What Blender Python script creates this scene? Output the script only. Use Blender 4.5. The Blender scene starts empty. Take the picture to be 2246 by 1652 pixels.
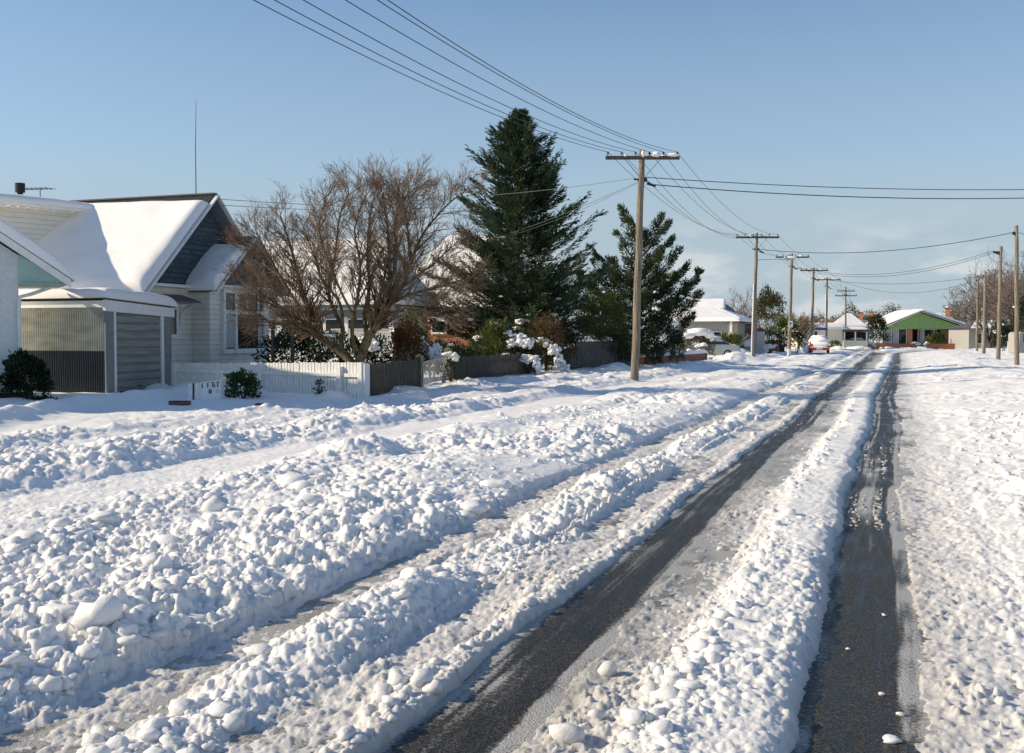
import bpy, bmesh, math, random
import numpy as np
from mathutils import Vector, Matrix
random.seed(7); RNG=np.random.default_rng(11)
S=bpy.context.scene; COL=S.collection

# ------------------------------------------------------------------ camera geometry (survey helper: a sight line to a world point)
F=2300.0; H=1.70; A=math.atan(832/F); HY=737; CX=1123; PT=math.atan((826-HY)/F)
def ray(px,py):
    u=(px-CX)/F; v=(826-py)/F
    Z=math.cos(PT)+v*math.sin(PT); Y=-math.sin(PT)+v*math.cos(PT)
    return u*math.cos(A)-Z*math.sin(A), u*math.sin(A)+Z*math.cos(A), Y
def aty(px,py,y):
    r=ray(px,py); t=y/r[1]; return Vector((r[0]*t,y,H+r[2]*t))
def atx(px,py,x):
    r=ray(px,py); t=x/r[0]; return Vector((x,r[1]*t,H+r[2]*t))
def atd(px,py,d):                       # d = distance along the level line of sight
    r=ray(px,py); dz=r[1]*math.cos(A)-r[0]*math.sin(A); t=d/dz; return Vector((r[0]*t,r[1]*t,H+r[2]*t))
def gxy(px,d):                          # ground position below a sight line at distance d
    p=atd(px,HY,d); return p.x,p.y
RT=Vector((math.cos(A),math.sin(A),0)); FW=Vector((-math.sin(A),math.cos(A),0)); UP=Vector((0,0,1))

# ------------------------------------------------------------------ noise
TAB=RNG.random(65536)
def hsh(ix,iy,k=0):
    ix=ix.astype(np.int64); iy=iy.astype(np.int64)
    n=(ix*374761393+iy*668265263+k*974634599)&0xFFFFFFFF
    n=((n^(n>>13))*1274126177)&0xFFFFFFFF
    return TAB[(n^(n>>16))&65535]
def vnoise(x,y,k=0):
    x=np.asarray(x,float); y=np.asarray(y,float)
    x0=np.floor(x); y0=np.floor(y); fx=x-x0; fy=y-y0
    fx=fx*fx*(3-2*fx); fy=fy*fy*(3-2*fy)
    a=hsh(x0,y0,k); b=hsh(x0+1,y0,k); c=hsh(x0,y0+1,k); d=hsh(x0+1,y0+1,k)
    return (a+(b-a)*fx)+((c+(d-c)*fx)-(a+(b-a)*fx))*fy
def fbm(x,y,k=0,o=4):
    s=0; a=.5
    for i in range(o): s=s+a*(vnoise(x*2**i,y*2**i,k+i)-.5)*2; a*=.5
    return s
def sst(a,b,x):
    t=np.clip((x-a)/(b-a),0,1); return t*t*(3-2*t)
def domes(x,y,cell,k,prob=.8,rmin=.38,rmax=.75,pw=.5):
    out=np.zeros_like(x); cx=np.floor(x/cell); cy=np.floor(y/cell)
    for i in (-1,0,1):
        for j in (-1,0,1):
            gx=cx+i; gy=cy+j
            px=(gx+hsh(gx,gy,k))*cell; py=(gy+hsh(gx,gy,k+1))*cell
            R=cell*(rmin+(rmax-rmin)*hsh(gx,gy,k+2)); on=hsh(gx,gy,k+3)<prob
            d2=((x-px)**2+(y-py)**2)/(R*R)
            out=np.maximum(out,np.where(on,R*(np.clip(1-d2,0,1)**pw)*(.45+.75*hsh(gx,gy,k+4)),0))
    return out

# ------------------------------------------------------------------ materials
def nn(nt,t,**kw):
    n=nt.nodes.new(t)
    for k,v in kw.items(): setattr(n,k,v)
    return n
def mat(name,col,rough=.7,var=.15,scale=6,bump=0,bscale=30,col2=None,spec=.3,metal=0,stretch=(1,1,1),detail=4,trans=0):
    m=bpy.data.materials.new(name); m.use_nodes=True; nt=m.node_tree; nt.nodes.clear()
    out=nn(nt,'ShaderNodeOutputMaterial'); b=nn(nt,'ShaderNodeBsdfPrincipled')
    b.inputs['Roughness'].default_value=rough; b.inputs['Specular IOR Level'].default_value=spec; b.inputs['Metallic'].default_value=metal
    tc=nn(nt,'ShaderNodeTexCoord'); mp=nn(nt,'ShaderNodeMapping'); mp.inputs['Scale'].default_value=stretch
    nt.links.new(tc.outputs['Object'],mp.inputs[0])
    no=nn(nt,'ShaderNodeTexNoise'); no.inputs['Scale'].default_value=scale; no.inputs['Detail'].default_value=detail
    nt.links.new(mp.outputs[0],no.inputs['Vector'])
    mx=nn(nt,'ShaderNodeMix',data_type='RGBA')
    c2=col2 if col2 else tuple(c*(1-var*2) for c in col)
    c1=col if col2 else tuple(min(1,c*(1+var)) for c in col)
    mx.inputs[6].default_value=(*c2,1); mx.inputs[7].default_value=(*c1,1)
    rp=nn(nt,'ShaderNodeMapRange'); rp.inputs[1].default_value=.3; rp.inputs[2].default_value=.7
    nt.links.new(no.outputs[0],rp.inputs[0]); nt.links.new(rp.outputs[0],mx.inputs[0])
    nt.links.new(mx.outputs[2],b.inputs['Base Color'])
    if bump:
        n2=nn(nt,'ShaderNodeTexNoise'); n2.inputs['Scale'].default_value=bscale; n2.inputs['Detail'].default_value=5
        nt.links.new(mp.outputs[0],n2.inputs['Vector'])
        bp=nn(nt,'ShaderNodeBump'); bp.inputs['Strength'].default_value=bump; bp.inputs['Distance'].default_value=.02
        nt.links.new(n2.outputs[0],bp.inputs['Height']); nt.links.new(bp.outputs[0],b.inputs['Normal'])
    nt.links.new(b.outputs[0],out.inputs[0])
    return m
def leafmat(name,c1,c2,c3=None,trans=.25):
    m=bpy.data.materials.new(name); m.use_nodes=True; nt=m.node_tree; nt.nodes.clear()
    out=nn(nt,'ShaderNodeOutputMaterial'); b=nn(nt,'ShaderNodeBsdfPrincipled'); b.inputs['Roughness'].default_value=.6; b.inputs['Specular IOR Level'].default_value=.25
    at=nn(nt,'ShaderNodeAttribute',attribute_name='tint'); cr=nn(nt,'ShaderNodeValToRGB')
    cr.color_ramp.elements[0].color=(*c1,1); cr.color_ramp.elements[1].color=(*c2,1)
    if c3:
        e=cr.color_ramp.elements.new(.85); e.color=(*c2,1); cr.color_ramp.elements[-1].color=(*c3,1)
    nt.links.new(at.outputs['Fac'],cr.inputs[0]); nt.links.new(cr.outputs[0],b.inputs['Base Color'])
    tr=nn(nt,'ShaderNodeBsdfTranslucent'); nt.links.new(cr.outputs[0],tr.inputs[0])
    ms=nn(nt,'ShaderNodeMixShader'); ms.inputs[0].default_value=trans
    nt.links.new(b.outputs[0],ms.inputs[1]); nt.links.new(tr.outputs[0],ms.inputs[2]); nt.links.new(ms.outputs[0],out.inputs[0])
    return m
def brickmat(name,c1,c2,mortar,sx=4.35,sy=11.6,rot=None):
    m=mat(name,c1,.85); nt=m.node_tree; b=[n for n in nt.nodes if n.type=='BSDF_PRINCIPLED'][0]
    tc=[n for n in nt.nodes if n.type=='TEX_COORD'][0]
    sp=nn(nt,'ShaderNodeSeparateXYZ'); nt.links.new(tc.outputs['Object'],sp.inputs[0])
    ad=nn(nt,'ShaderNodeMath',operation='ADD'); nt.links.new(sp.outputs[0],ad.inputs[0]); nt.links.new(sp.outputs[1],ad.inputs[1])
    cb=nn(nt,'ShaderNodeCombineXYZ'); nt.links.new(ad.outputs[0],cb.inputs[0]); nt.links.new(sp.outputs[2],cb.inputs[1])
    br=nn(nt,'ShaderNodeTexBrick'); br.inputs['Scale'].default_value=1; br.inputs['Brick Width'].default_value=1/sx; br.inputs['Row Height'].default_value=1/sy
    br.inputs['Mortar Size'].default_value=.008; br.inputs['Color1'].default_value=(*c1,1); br.inputs['Color2'].default_value=(*c2,1); br.inputs['Mortar'].default_value=(*mortar,1)
    nt.links.new(cb.outputs[0],br.inputs['Vector']); nt.links.new(br.outputs[0],b.inputs['Base Color'])
    bp=nn(nt,'ShaderNodeBump'); bp.inputs['Strength'].default_value=.5; bp.inputs['Distance'].default_value=.01; bp.invert=True
    nt.links.new(br.outputs['Fac'],bp.inputs['Height']); nt.links.new(bp.outputs[0],b.inputs['Normal'])
    return m
def glass(name,col=(.02,.025,.03),rough=.08):
    m=mat(name,col,rough,var=.2,scale=1.5,spec=.6); return m

SNOW=(.90,.888,.862)
M={}
M['snow']=mat('roof snow',SNOW,.75,var=0,bump=.25,bscale=14,spec=.15)
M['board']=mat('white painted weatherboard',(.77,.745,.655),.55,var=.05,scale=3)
M['trim']=mat('white paint',(.80,.80,.78),.5,var=.04)
M['stucco']=mat('white roughcast',(.72,.74,.73),.85,var=.05,scale=12,bump=.8,bscale=45)
M['mint']=mat('mint paint',(.38,.55,.49),.5,var=.05)
M['slate']=brickmat('blue grey shingles',(.085,.115,.135),(.055,.08,.10),(.02,.03,.035),3.4,6.2)
M['iron_dark']=mat('dark valley shade strip',(.10,.10,.095),.5,var=.15,scale=8)
M['corr']=mat('cream corrugated iron',(.43,.43,.36),.5,var=.16,scale=1.5,spec=.4,stretch=(1,1,3))
M['corr_dark']=mat('darker corrugated iron',(.040,.050,.058),.5,var=.1,scale=1.5,spec=.3,stretch=(1,1,3))
M['door']=mat('grey steel shutter',(.27,.27,.25),.5,var=.16,scale=2.5,stretch=(.5,.5,6))
M['greysheet']=mat('grey flat sheet',(.22,.24,.25),.6,var=.06)
M['glass']=glass('window glass')
M['curtain']=mat('grey net curtain',(.50,.50,.48),.9,var=.15,scale=9,stretch=(6,6,.2))
M['wood_pole']=mat('weathered pole timber',(.285,.235,.175),.85,var=.34,scale=4,stretch=(9,9,.35),bump=1.0,bscale=12,detail=8)
M['wood_dark']=mat('dark weathered timber',(.13,.105,.08),.85,var=.3,scale=6,stretch=(6,6,.6),bump=.4,bscale=14)
M['fence_dark']=mat('dark stained palings',(.085,.075,.06),.85,var=.35,scale=5,stretch=(5,5,.5),bump=.3,bscale=20)
M['fence_grey']=mat('grey weathered palings',(.13,.12,.10),.85,var=.3,scale=5,stretch=(5,5,.5))
M['fence_white']=mat('flaking white paint',(.78,.77,.72),.7,var=.10,scale=9,stretch=(3,3,.8),bump=.2,bscale=25)
M['post_green']=mat('mossy grey timber',(.20,.205,.14),.85,var=.25,scale=8,bump=.4)
M['galv']=mat('galvanised pipe',(.45,.46,.46),.45,var=.08,metal=.5)
M['bark']=mat('lichened bark',(.155,.118,.066),.9,var=.35,scale=9,bump=.6,bscale=20)
M['twig']=mat('reddish twigs',(.225,.152,.10),.85,var=.2,scale=4)
M['twig_grey']=mat('grey twigs',(.20,.155,.135),.85,var=.2,scale=4)
M['trunk']=mat('dark bark',(.10,.075,.05),.9,var=.3,scale=8,bump=.5)
M['brick']=brickmat('red brick',(.36,.125,.06),(.27,.085,.045),(.30,.24,.20))
M['brick_orange']=brickmat('orange brick',(.58,.22,.10),(.50,.175,.08),(.40,.28,.2))
M['brick_dark']=brickmat('dark red brick',(.16,.06,.045),(.12,.045,.035),(.16,.14,.13))
M['cream']=mat('cream render',(.70,.66,.52),.8,var=.04)
M['greenpaint']=mat('bright green painted boards',(.32,.50,.17),.55,var=.05,scale=3)
M['conc']=mat('pale concrete',(.58,.57,.52),.85,var=.08,bump=.2)
M['wire']=mat('black cable',(.03,.03,.032),.5,var=0)
M['wiregreen']=mat('grey service cable',(.12,.15,.14),.5,var=0)
M['ceramic']=mat('dark brown glazed insulator',(.04,.03,.03),.2,var=.1)
M['steel']=mat('rusty steel',(.10,.075,.06),.7,var=.2)
M['silver']=mat('silver car paint',(.42,.46,.48),.28,var=.03,metal=.4,spec=.5)
M['redpaint']=mat('red car paint',(.38,.045,.025),.35,var=.05,spec=.5)
M['tyre']=mat('tyre rubber',(.02,.02,.02),.8)
M['black']=mat('black plastic',(.012,.012,.013),.5,var=0)
M['redlens']=mat('red lamp lens',(.45,.02,.015),.2,var=0,spec=.6)
M['blue']=mat('blue sign enamel',(.035,.10,.42),.4,var=.03)
M['soil']=mat('dark wet soil',(.035,.025,.018),.9,var=.3,scale=12,bump=.6)
M['tan']=mat('tan render',(.50,.42,.24),.8,var=.05)
M['greyw']=mat('grey render',(.36,.35,.33),.8,var=.05)

L={}
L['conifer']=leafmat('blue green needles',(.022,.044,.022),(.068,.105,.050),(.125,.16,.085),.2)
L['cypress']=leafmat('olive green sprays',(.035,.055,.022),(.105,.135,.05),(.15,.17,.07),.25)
L['yellowgreen']=leafmat('yellow green sprays',(.05,.07,.02),(.15,.17,.04),(.20,.20,.06),.25)
L['dark']=leafmat('dark glossy leaves',(.010,.022,.009),(.030,.055,.018),(.05,.085,.03),.12)
L['mid']=leafmat('mid green leaves',(.025,.05,.015),(.07,.12,.035),(.11,.16,.05),.25)
L['orange']=leafmat('orange brown leaves',(.10,.04,.012),(.26,.12,.03),(.30,.18,.06),.3)
L['rust']=leafmat('rusty brown twiggy leaves',(.07,.04,.02),(.17,.10,.045),(.22,.14,.07),.25)
L['olive']=leafmat('brown green leaves',(.035,.04,.015),(.11,.10,.035),(.16,.13,.05),.25)

# ------------------------------------------------------------------ mesh collector
def link(o): COL.objects.link(o); return o
class MB:
    def __init__(s,xf=None): s.v=[]; s.f=[]; s.xf=xf
    def add(s,vs,fs):
        b=len(s.v)
        for v in vs: s.v.append(tuple(s.xf@Vector(v)) if s.xf else tuple(v))
        for f in fs: s.f.append(tuple(b+i for i in f))
    def box(s,x0,x1,y0,y1,z0,z1):
        v=[(x,y,z) for x in(x0,x1) for y in(y0,y1) for z in(z0,z1)]
        s.add(v,[(0,1,3,2),(4,6,7,5),(0,4,5,1),(2,3,7,6),(0,2,6,4),(1,5,7,3)])
    def obox(s,p,q,w,h,up=(0,0,1)):                       # bar from p to q, width w, height h
        p=Vector(p); q=Vector(q); d=(q-p).normalized(); sd=d.cross(Vector(up))
        if sd.length<1e-4: sd=d.cross(Vector((1,0,0)))
        sd.normalize(); u=sd.cross(d)
        v=[e+sd*a*w/2+u*b*h/2 for e in(p,q) for a,b in((-1,-1),(1,-1),(1,1),(-1,1))]
        s.add(v,[(3,2,1,0),(4,5,6,7),(0,1,5,4),(1,2,6,5),(2,3,7,6),(3,0,4,7)])
    def prism(s,pts,ext):                                 # planar polygon extruded by a vector
        n=len(pts); pts=[Vector(p) for p in pts]; e=Vector(ext)
        s.add(pts+[p+e for p in pts],[tuple(range(n))[::-1],tuple(range(n,2*n))]+[(i,(i+1)%n,n+(i+1)%n,n+i) for i in range(n)])
    def poly(s,pts): s.add(pts,[tuple(range(len(pts)))])
    def tube(s,pts,rad,n=8,cap=True):
        pts=[Vector(p) for p in pts]; k=len(pts)
        if not hasattr(rad,'__len__'): rad=[rad]*k
        vs=[]; ref=None
        for i,p in enumerate(pts):
            d=(pts[min(i+1,k-1)]-pts[max(i-1,0)]).normalized()
            if ref is None: ref=d.cross(Vector((0,0,1))) if abs(d.z)<.9 else d.cross(Vector((1,0,0)))
            a=(ref-d*ref.dot(d)); a=a.normalized() if a.length>1e-6 else Vector((1,0,0)); b=d.cross(a); ref=a
            for j in range(n):
                t=2*math.pi*j/n; vs.append(p+(a*math.cos(t)+b*math.sin(t))*rad[i])
        fs=[(i*n+j,i*n+(j+1)%n,(i+1)*n+(j+1)%n,(i+1)*n+j) for i in range(k-1) for j in range(n)]
        if cap: fs+=[tuple(range(n))[::-1],tuple(range((k-1)*n,k*n))]
        s.add(vs,fs)
    def boards(s,o,d,nrm,z0,z1,Lf,Rf,pitch=.15,lap=.036): # lapped boards on a vertical wall; Lf/Rf give extents along d at height z
        o=Vector(o); d=Vector(d).normalized(); nrm=Vector(nrm).normalized(); z=z0
        while z<z1-1e-4:
            t=min(z+pitch,z1); l0,r0,l1,r1=Lf(z),Rf(z),Lf(t),Rf(t)
            if r0-l0>.01:
                if r1<l1: r1=l1=(l1+r1)/2
                P=lambda a,zz,off: o+d*a+nrm*off+Vector((0,0,zz))
                s.add([P(l0,z,lap),P(r0,z,lap),P(r1,t,.004),P(l1,t,.004),P(l0,z,0),P(r0,z,0)],[(0,1,2,3),(4,5,1,0)])
            z=t
    def build(s,name,m,parent=None,smooth=False):
        off=Vector((0,0,0)); p=parent
        while p: off+=p.location; p=p.parent
        me=bpy.data.meshes.new(name); me.from_pydata([(a-off.x,b-off.y,c-off.z) for a,b,c in s.v],[],s.f); me.materials.append(m)
        if smooth: me.shade_smooth()
        o=link(bpy.data.objects.new(name,me)); o.parent=parent
        return o
def tag(o,label,cat,group=None,kind=None):
    if label: o['label']=label
    if cat: o['category']=cat
    if group: o['group']=group
    if kind: o['kind']=kind
    return o
def thing(name,loc,label,cat,group=None):
    o=link(bpy.data.objects.new(name,None)); o.location=loc; o.empty_display_size=.3
    return tag(o,label,cat,group)
def npmesh(name,V,Fq,m,parent=None,smooth=False,tint=None,dirt=None):
    off=np.zeros(3); p=parent
    while p: off+=np.array(p.location); p=p.parent
    V=np.asarray(V,np.float32)-off.astype(np.float32); Fq=np.asarray(Fq,np.int32); n=Fq.shape[1]
    me=bpy.data.meshes.new(name); me.vertices.add(len(V)); me.vertices.foreach_set('co',V.ravel())
    me.loops.add(Fq.size); me.loops.foreach_set('vertex_index',Fq.ravel())
    me.polygons.add(len(Fq)); me.polygons.foreach_set('loop_start',np.arange(0,Fq.size,n,dtype=np.int32)); me.polygons.foreach_set('loop_total',np.full(len(Fq),n,np.int32))
    for nm,a in(('tint',tint),('dirt',dirt)):
        if a is not None:
            at=me.attributes.new(nm,'FLOAT','POINT'); at.data.foreach_set('value',np.asarray(a,np.float32))
    me.update(calc_edges=True); me.materials.append(m)
    if smooth: me.shade_smooth()
    o=link(bpy.data.objects.new(name,me)); o.parent=parent
    return o

# icosphere templates
def ico(sub):
    bm=bmesh.new(); bmesh.ops.create_icosphere(bm,subdivisions=sub,radius=1)
    V=np.array([v.co[:] for v in bm.verts]); Fc=np.array([[v.index for v in f.verts] for f in bm.faces]); bm.free(); return V,Fc
ICO={k:ico(k) for k in(1,2,3)}
def lumpy(V,k,amp=.25,fr=1.7):
    n=fbm(V[:,0]*fr+k*7.3,V[:,1]*fr+V[:,2]*fr*1.3+k*3.1,k,3); return V*(1+amp*n)[:,None]
BCNT=[0]
def blobs(name,items,m,parent=None,sub=2,amp=.3,dirt=None):
    Vt,Ft=ICO[sub]; BCNT[0]+=1; var=[lumpy(Vt,k,amp) for k in range(9)] if len(items)>1 else [lumpy(Vt,BCNT[0]%9,amp)]*9; Vs=[];Fs=[];b=0;D=[]
    for i,(c,r) in enumerate(items):
        v=var[i%9]; a=random.uniform(0,6.28); ca,sa=math.cos(a),math.sin(a); r=r if hasattr(r,'__len__') else (r,r,r)
        w=np.stack([v[:,0]*ca-v[:,1]*sa,v[:,0]*sa+v[:,1]*ca,v[:,2]],1)*np.array(r)+np.array(c)
        Vs.append(w);Fs.append(Ft+b);b+=len(v)
        if dirt is not None: D.append(np.full(len(v),dirt[i]))
    return npmesh(name,np.concatenate(Vs),np.concatenate(Fs),m,parent,True,dirt=np.concatenate(D) if D else None)

def lap_shade_lines(m,z0,pitch):                               # dark lines painted as the shade under each lapped board
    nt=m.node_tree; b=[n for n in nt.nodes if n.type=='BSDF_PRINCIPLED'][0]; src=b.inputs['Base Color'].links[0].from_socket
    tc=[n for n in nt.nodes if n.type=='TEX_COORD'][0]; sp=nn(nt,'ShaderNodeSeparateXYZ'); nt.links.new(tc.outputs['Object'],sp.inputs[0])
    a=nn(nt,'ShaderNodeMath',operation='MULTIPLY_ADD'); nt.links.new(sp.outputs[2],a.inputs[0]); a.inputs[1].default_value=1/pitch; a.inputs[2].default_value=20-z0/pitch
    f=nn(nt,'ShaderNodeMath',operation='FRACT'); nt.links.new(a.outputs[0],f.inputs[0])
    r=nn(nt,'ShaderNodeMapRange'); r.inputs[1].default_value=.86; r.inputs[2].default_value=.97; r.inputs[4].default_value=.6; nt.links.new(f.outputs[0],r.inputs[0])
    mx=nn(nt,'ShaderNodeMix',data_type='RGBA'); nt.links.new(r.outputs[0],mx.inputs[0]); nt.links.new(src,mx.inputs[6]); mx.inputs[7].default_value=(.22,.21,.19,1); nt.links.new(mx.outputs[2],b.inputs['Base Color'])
lap_shade_lines(M['board'],.1,.165)
# leaves: kites from positions and directions
def kites(name,P,D,ln,wd,m,parent,tint=None,curl=.15):
    P=np.asarray(P,float);D=np.asarray(D,float);n=len(P)
    D/=np.linalg.norm(D,axis=1)[:,None]+1e-9
    r=RNG.normal(size=(n,3)); sd=np.cross(D,r); sd/=np.linalg.norm(sd,axis=1)[:,None]+1e-9
    nr=np.cross(D,sd); ln=np.broadcast_to(ln,(n,))[:,None]*(.65+.7*RNG.random((n,1))); wd=np.broadcast_to(wd,(n,))[:,None]*(.7+.6*RNG.random((n,1)))
    a=P; b=P+D*ln*.45+sd*wd*.5+nr*ln*curl; c=P+D*ln; d=P+D*ln*.45-sd*wd*.5+nr*ln*curl
    V=np.stack([a,b,c,d],1).reshape(-1,3); Fq=np.arange(4*n).reshape(n,4)
    if tint is None: tint=RNG.random(n)
    return npmesh(name,V,Fq,m,parent,tint=np.repeat(np.clip(tint,0,1),4))

# snow lying on a quad A-B (lower edge) D-C (upper edge)
def snow_slab(name,A_,B_,C_,D_,T,parent,nu=40,nv=24,pu=10,pv=10,rough=.25,k=0,up=(0,0,1),tfun=None):
    A_,B_,C_,D_=[np.array(q,float) for q in(A_,B_,C_,D_)]
    su=lambda n:(lambda t:.5-.5*np.cos(np.pi*(.15*t+.85*t)))(np.linspace(0,1,n))
    u=np.linspace(-1,1,nu); u=np.sign(u)*(1-(1-np.abs(u))**1.8); v=np.linspace(-1,1,nv); v=np.sign(v)*(1-(1-np.abs(v))**1.8)
    U,Vv=np.meshgrid(u,v); ed=np.sqrt(np.clip(1-np.abs(U)**pu,0,1))*np.sqrt(np.clip(1-np.abs(Vv)**pv,0,1))
    a=(U+1)/2; b=(Vv+1)/2
    P=(A_*((1-a)*(1-b))[...,None]+B_*(a*(1-b))[...,None]+C_*(a*b)[...,None]+D_*((1-a)*b)[...,None])
    lu=np.linalg.norm(B_-A_); lv=np.linalg.norm(D_-A_)
    nz=1+rough*fbm(a*lu*.9+k*5,b*lv*.9+k*9,k,4)
    t=T*nz
    if tfun is not None: t=t*tfun(a,b)
    P=P+np.array(up)*(ed*t)[...,None]
    # bulge of the lower edge
    n=nu*nv; idx=np.arange(n).reshape(nv,nu)
    Fq=np.stack([idx[:-1,:-1],idx[:-1,1:],idx[1:,1:],idx[1:,:-1]],-1).reshape(-1,4)
    Vv=np.concatenate([P.reshape(-1,3),np.stack([A_,B_,C_,D_])-np.array([0,0,.004])]); Fq=np.concatenate([Fq,[[n+3,n+2,n+1,n]]])
    return npmesh(name,Vv,Fq,M['snow'],parent,True)
# ------------------------------------------------------------------ ground: a bare road sheet with a snow sheet over it (bare where tyres wore through)
PROF=np.array([
(-80,.25,.05,0),(-17,.22,.08,0),(-15,.20,.10,0),(-13.2,.20,.25,0),(-12.3,.19,.45,0),(-11.6,.28,.75,0),(-10.9,.16,.4,0),(-10.2,.28,.8,0),(-9.6,.20,.5,0),
(-9.0,.33,.9,0),(-8.5,.30,.85,0),(-8.05,.14,.2,0),(-7.1,.13,.08,0),(-6.85,.20,.5,0),(-6.2,.23,.9,0),(-5.7,.17,.8,0),(-5.1,.21,1,0),(-4.5,.20,1.05,0),(-4.05,.17,1.1,0),
(-3.72,.09,.9,.05),(-3.55,.016,.4,.4),(-3.2,.018,.4,.45),(-3.08,.07,.9,.10),(-2.9,.115,1.1,.02),(-2.72,.09,1,.06),(-2.56,.020,.45,.36),(-2.25,.020,.45,.42),
(-2.15,.055,.7,.25),(-2.05,.045,.6,.4),(-1.98,-.03,0,.8),(-1.52,-.03,0,.8),(-1.46,.008,.4,.7),(-1.14,.020,.55,.45),(-1.0,.065,.95,.15),(-.88,.10,.85,.04),(-.75,.095,.4,.03),
(-.55,.09,.32,.05),(-.46,.06,.3,.22),(-.37,-.03,0,.8),(.09,-.03,0,.8),(.15,.012,.3,.55),(.5,.028,.4,.24),(.8,.055,.55,.07),(1.4,.12,.85,.0),(2.4,.18,1,0),(3.6,.26,1,0),
(5,.26,.9,0),(7,.25,.7,0),(10,.3,.6,0),(80,.3,.3,0)])
MOUNDS=[]
for px,d,hh,r in((520,26.2,.26,.42),(548,26.6,.16,.3),(470,25.6,.16,.5),(600,26,.10,.6),(250,29.2,.20,.45),(330,29.8,.14,.5),(430,28.5,.16,.6),(740,25.9,.12,.5),(860,28,.14,.7),(1000,32,.2,.8),(1080,35,.15,.9),(1300,50,.25,.9),(1350,47,.2,.8),(1620,64,.35,1.5),(775,13.3,.13,.45),(830,13.8,.11,.35)):
    x,y=gxy(px,d); MOUNDS.append((x,y,hh,r))
KERB=[(-13.6,12.0),(-14.67,14.17),(-15.7,16.5),(-16.32,18.82),(-16.2,21.0),(-15.6,23.4)]
def height(x,y,fine=True):
    x=np.asarray(x,float); y=np.asarray(y,float); r=np.hypot(x,y)
    s=.55*sst(26,85,y)+9*sst(92,150,y)**2
    wob=.04*np.sin(y*.33+1)+.08*(vnoise(y*.45,y*0,40)-.5)
    u=x-s*sst(-2.0,-.5,x)-.25*s*sst(-9,-3,x)*0-wob*np.where(np.abs(x+1.6)<4,1,2.2)
    jag=.075*fbm(x*4.5,y*2.2,3,4)+.10*fbm(x*.9,y*.55,5,3)*sst(.3,2.0,np.abs(x+.9)-.7)
    u=u-.075*sst(5,9,y)*sst(1.72,1.86,-u)*(u>-2.6)
    u0=u
    u=u+jag*np.where(x>-4,.85,1.6)
    z=np.interp(u,PROF[:,0],PROF[:,1]); ro=np.interp(u,PROF[:,0],PROF[:,2]); di=np.interp(u,PROF[:,0],PROF[:,3])
    trk=((np.abs(u+1.75)<.24)|(np.abs(u+.14)<.24))
    # large unevenness off the tyre lines
    rid=(u>-3.2)&(u<-2.55); z=np.where(rid,z*np.clip(.25+1.5*vnoise(y*.55,y*0+2,41),.3,1.4),z)
    z=np.where((u<-3.7)&(u>-7),z*(.62+.8*vnoise(x*.35,y*.30,43)),z)
    off=sst(.05,.25,z)
    z=z+off*(.10*fbm(x*.55,y*.35,21,3)+.05*fbm(x*1.7,y*1.3,25,3))
    # slush streaks left in the tyre lines
    st=vnoise(u0*24,y*.22,50)*.62+vnoise(u0*55,y*.5,53)*.2+vnoise(x*40,y*22,52)*.18
    cov=np.where(u>-.9,sst(9.2,10.5,y)*(1-sst(15.5,18,y))*.9+.25*sst(19,40,y),.62*sst(12.5,20,y)+.1)*np.clip(1.25*vnoise(u*2+y*.3,y*.45,54)+.35,0,1.3)
    patch=np.where(u>-.9,sst(9.2,10.5,y)*(1-sst(16,19,y))*.8+.06,.03+.3*sst(14,24,y)); cr_=domes(x+.02*fbm(x*20,y*20,401,2),y+.02*fbm(x*20,y*20,403,2),.045,405,.55,.2,.6)*sst(.42,.62,vnoise(x*3.1,y*1.1,407)*.7+st*.45)*patch*sst(.40,.62,st)
    z=np.where(trk&(cr_>.003),.004+cr_*1.1,z)
    di=np.where(trk,.65,di)
    # thin slush lanes with holes
    thin=(z<.06)&(~trk)&(x>-5)&(x<2)
    z=np.where(thin,z+.030*fbm(x*3.2,y*1.3,60,4)+.020*(vnoise(x*24,y*18,62)-.5)+.012*(vnoise(x*60,y*50,63)-.5),z)
    # clods
    dom=1/(1+(r/140)**2)
    wx=x+.09*fbm(x*4,y*4,70,3)+.02*fbm(x*19,y*19,71,2); wy=y+.09*fbm(x*4,y*4,74,3)+.02*fbm(x*19,y*19,75,2)
    big=np.clip(-.15+1.5*vnoise(x*.9,y*.9,79),0,1.2)
    lump=.26*domes(wx,wy,.50,80,.45)*big
    ma=np.clip(-.5+2.2*vnoise(x*1.1,y*1.1,78),0,1.2); lump=lump+.42*domes(wx,wy,.25,90,.5,.30,.75,.7)*ma+.36*domes(wx+.3,wy,.37,95,.45,.25,.75,.6)*(1.1-ma)*.7
    lump=lump+.58*domes(wx,wy,.120,100,.7,.25,.75,.45)+.045*fbm(x*6,y*6,101,4)
    if fine:
        nr=r<24
        if nr.any():
            l2=.75*domes(wx[nr],wy[nr],.068,110,.8,.3,.8,.42)+.020*fbm(x[nr]*26,y[nr]*26,113,3)
            near=r[nr]<14
            l3=np.zeros_like(l2); l3[near]=.7*domes(wx[nr][near],wy[nr][near],.034,120,.75,.3,.8)
            lump[nr]=lump[nr]+l2*(1-sst(15,24,r[nr]))+l3*(1-sst(9,14,r[nr]))
    act=np.clip(ro,0,1.1)*np.where(x<-3.4,.72,.62)*np.clip(-.30+2.3*vnoise(x*.75+3,y*.5,77),.16,1.4)
    act=np.where(trk,0,act); lump=np.where(thin,lump*.28+.014*(vnoise(x*45,y*38,431)-.5)*np.clip(2*vnoise(x*3,y*2,435)-.4,.1,1)+.022*fbm(x*8,y*4,433,4),lump)
    z=z+lump*act*dom-.055*act
    z=np.where(trk&(z<.003),-.03,z)
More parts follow.
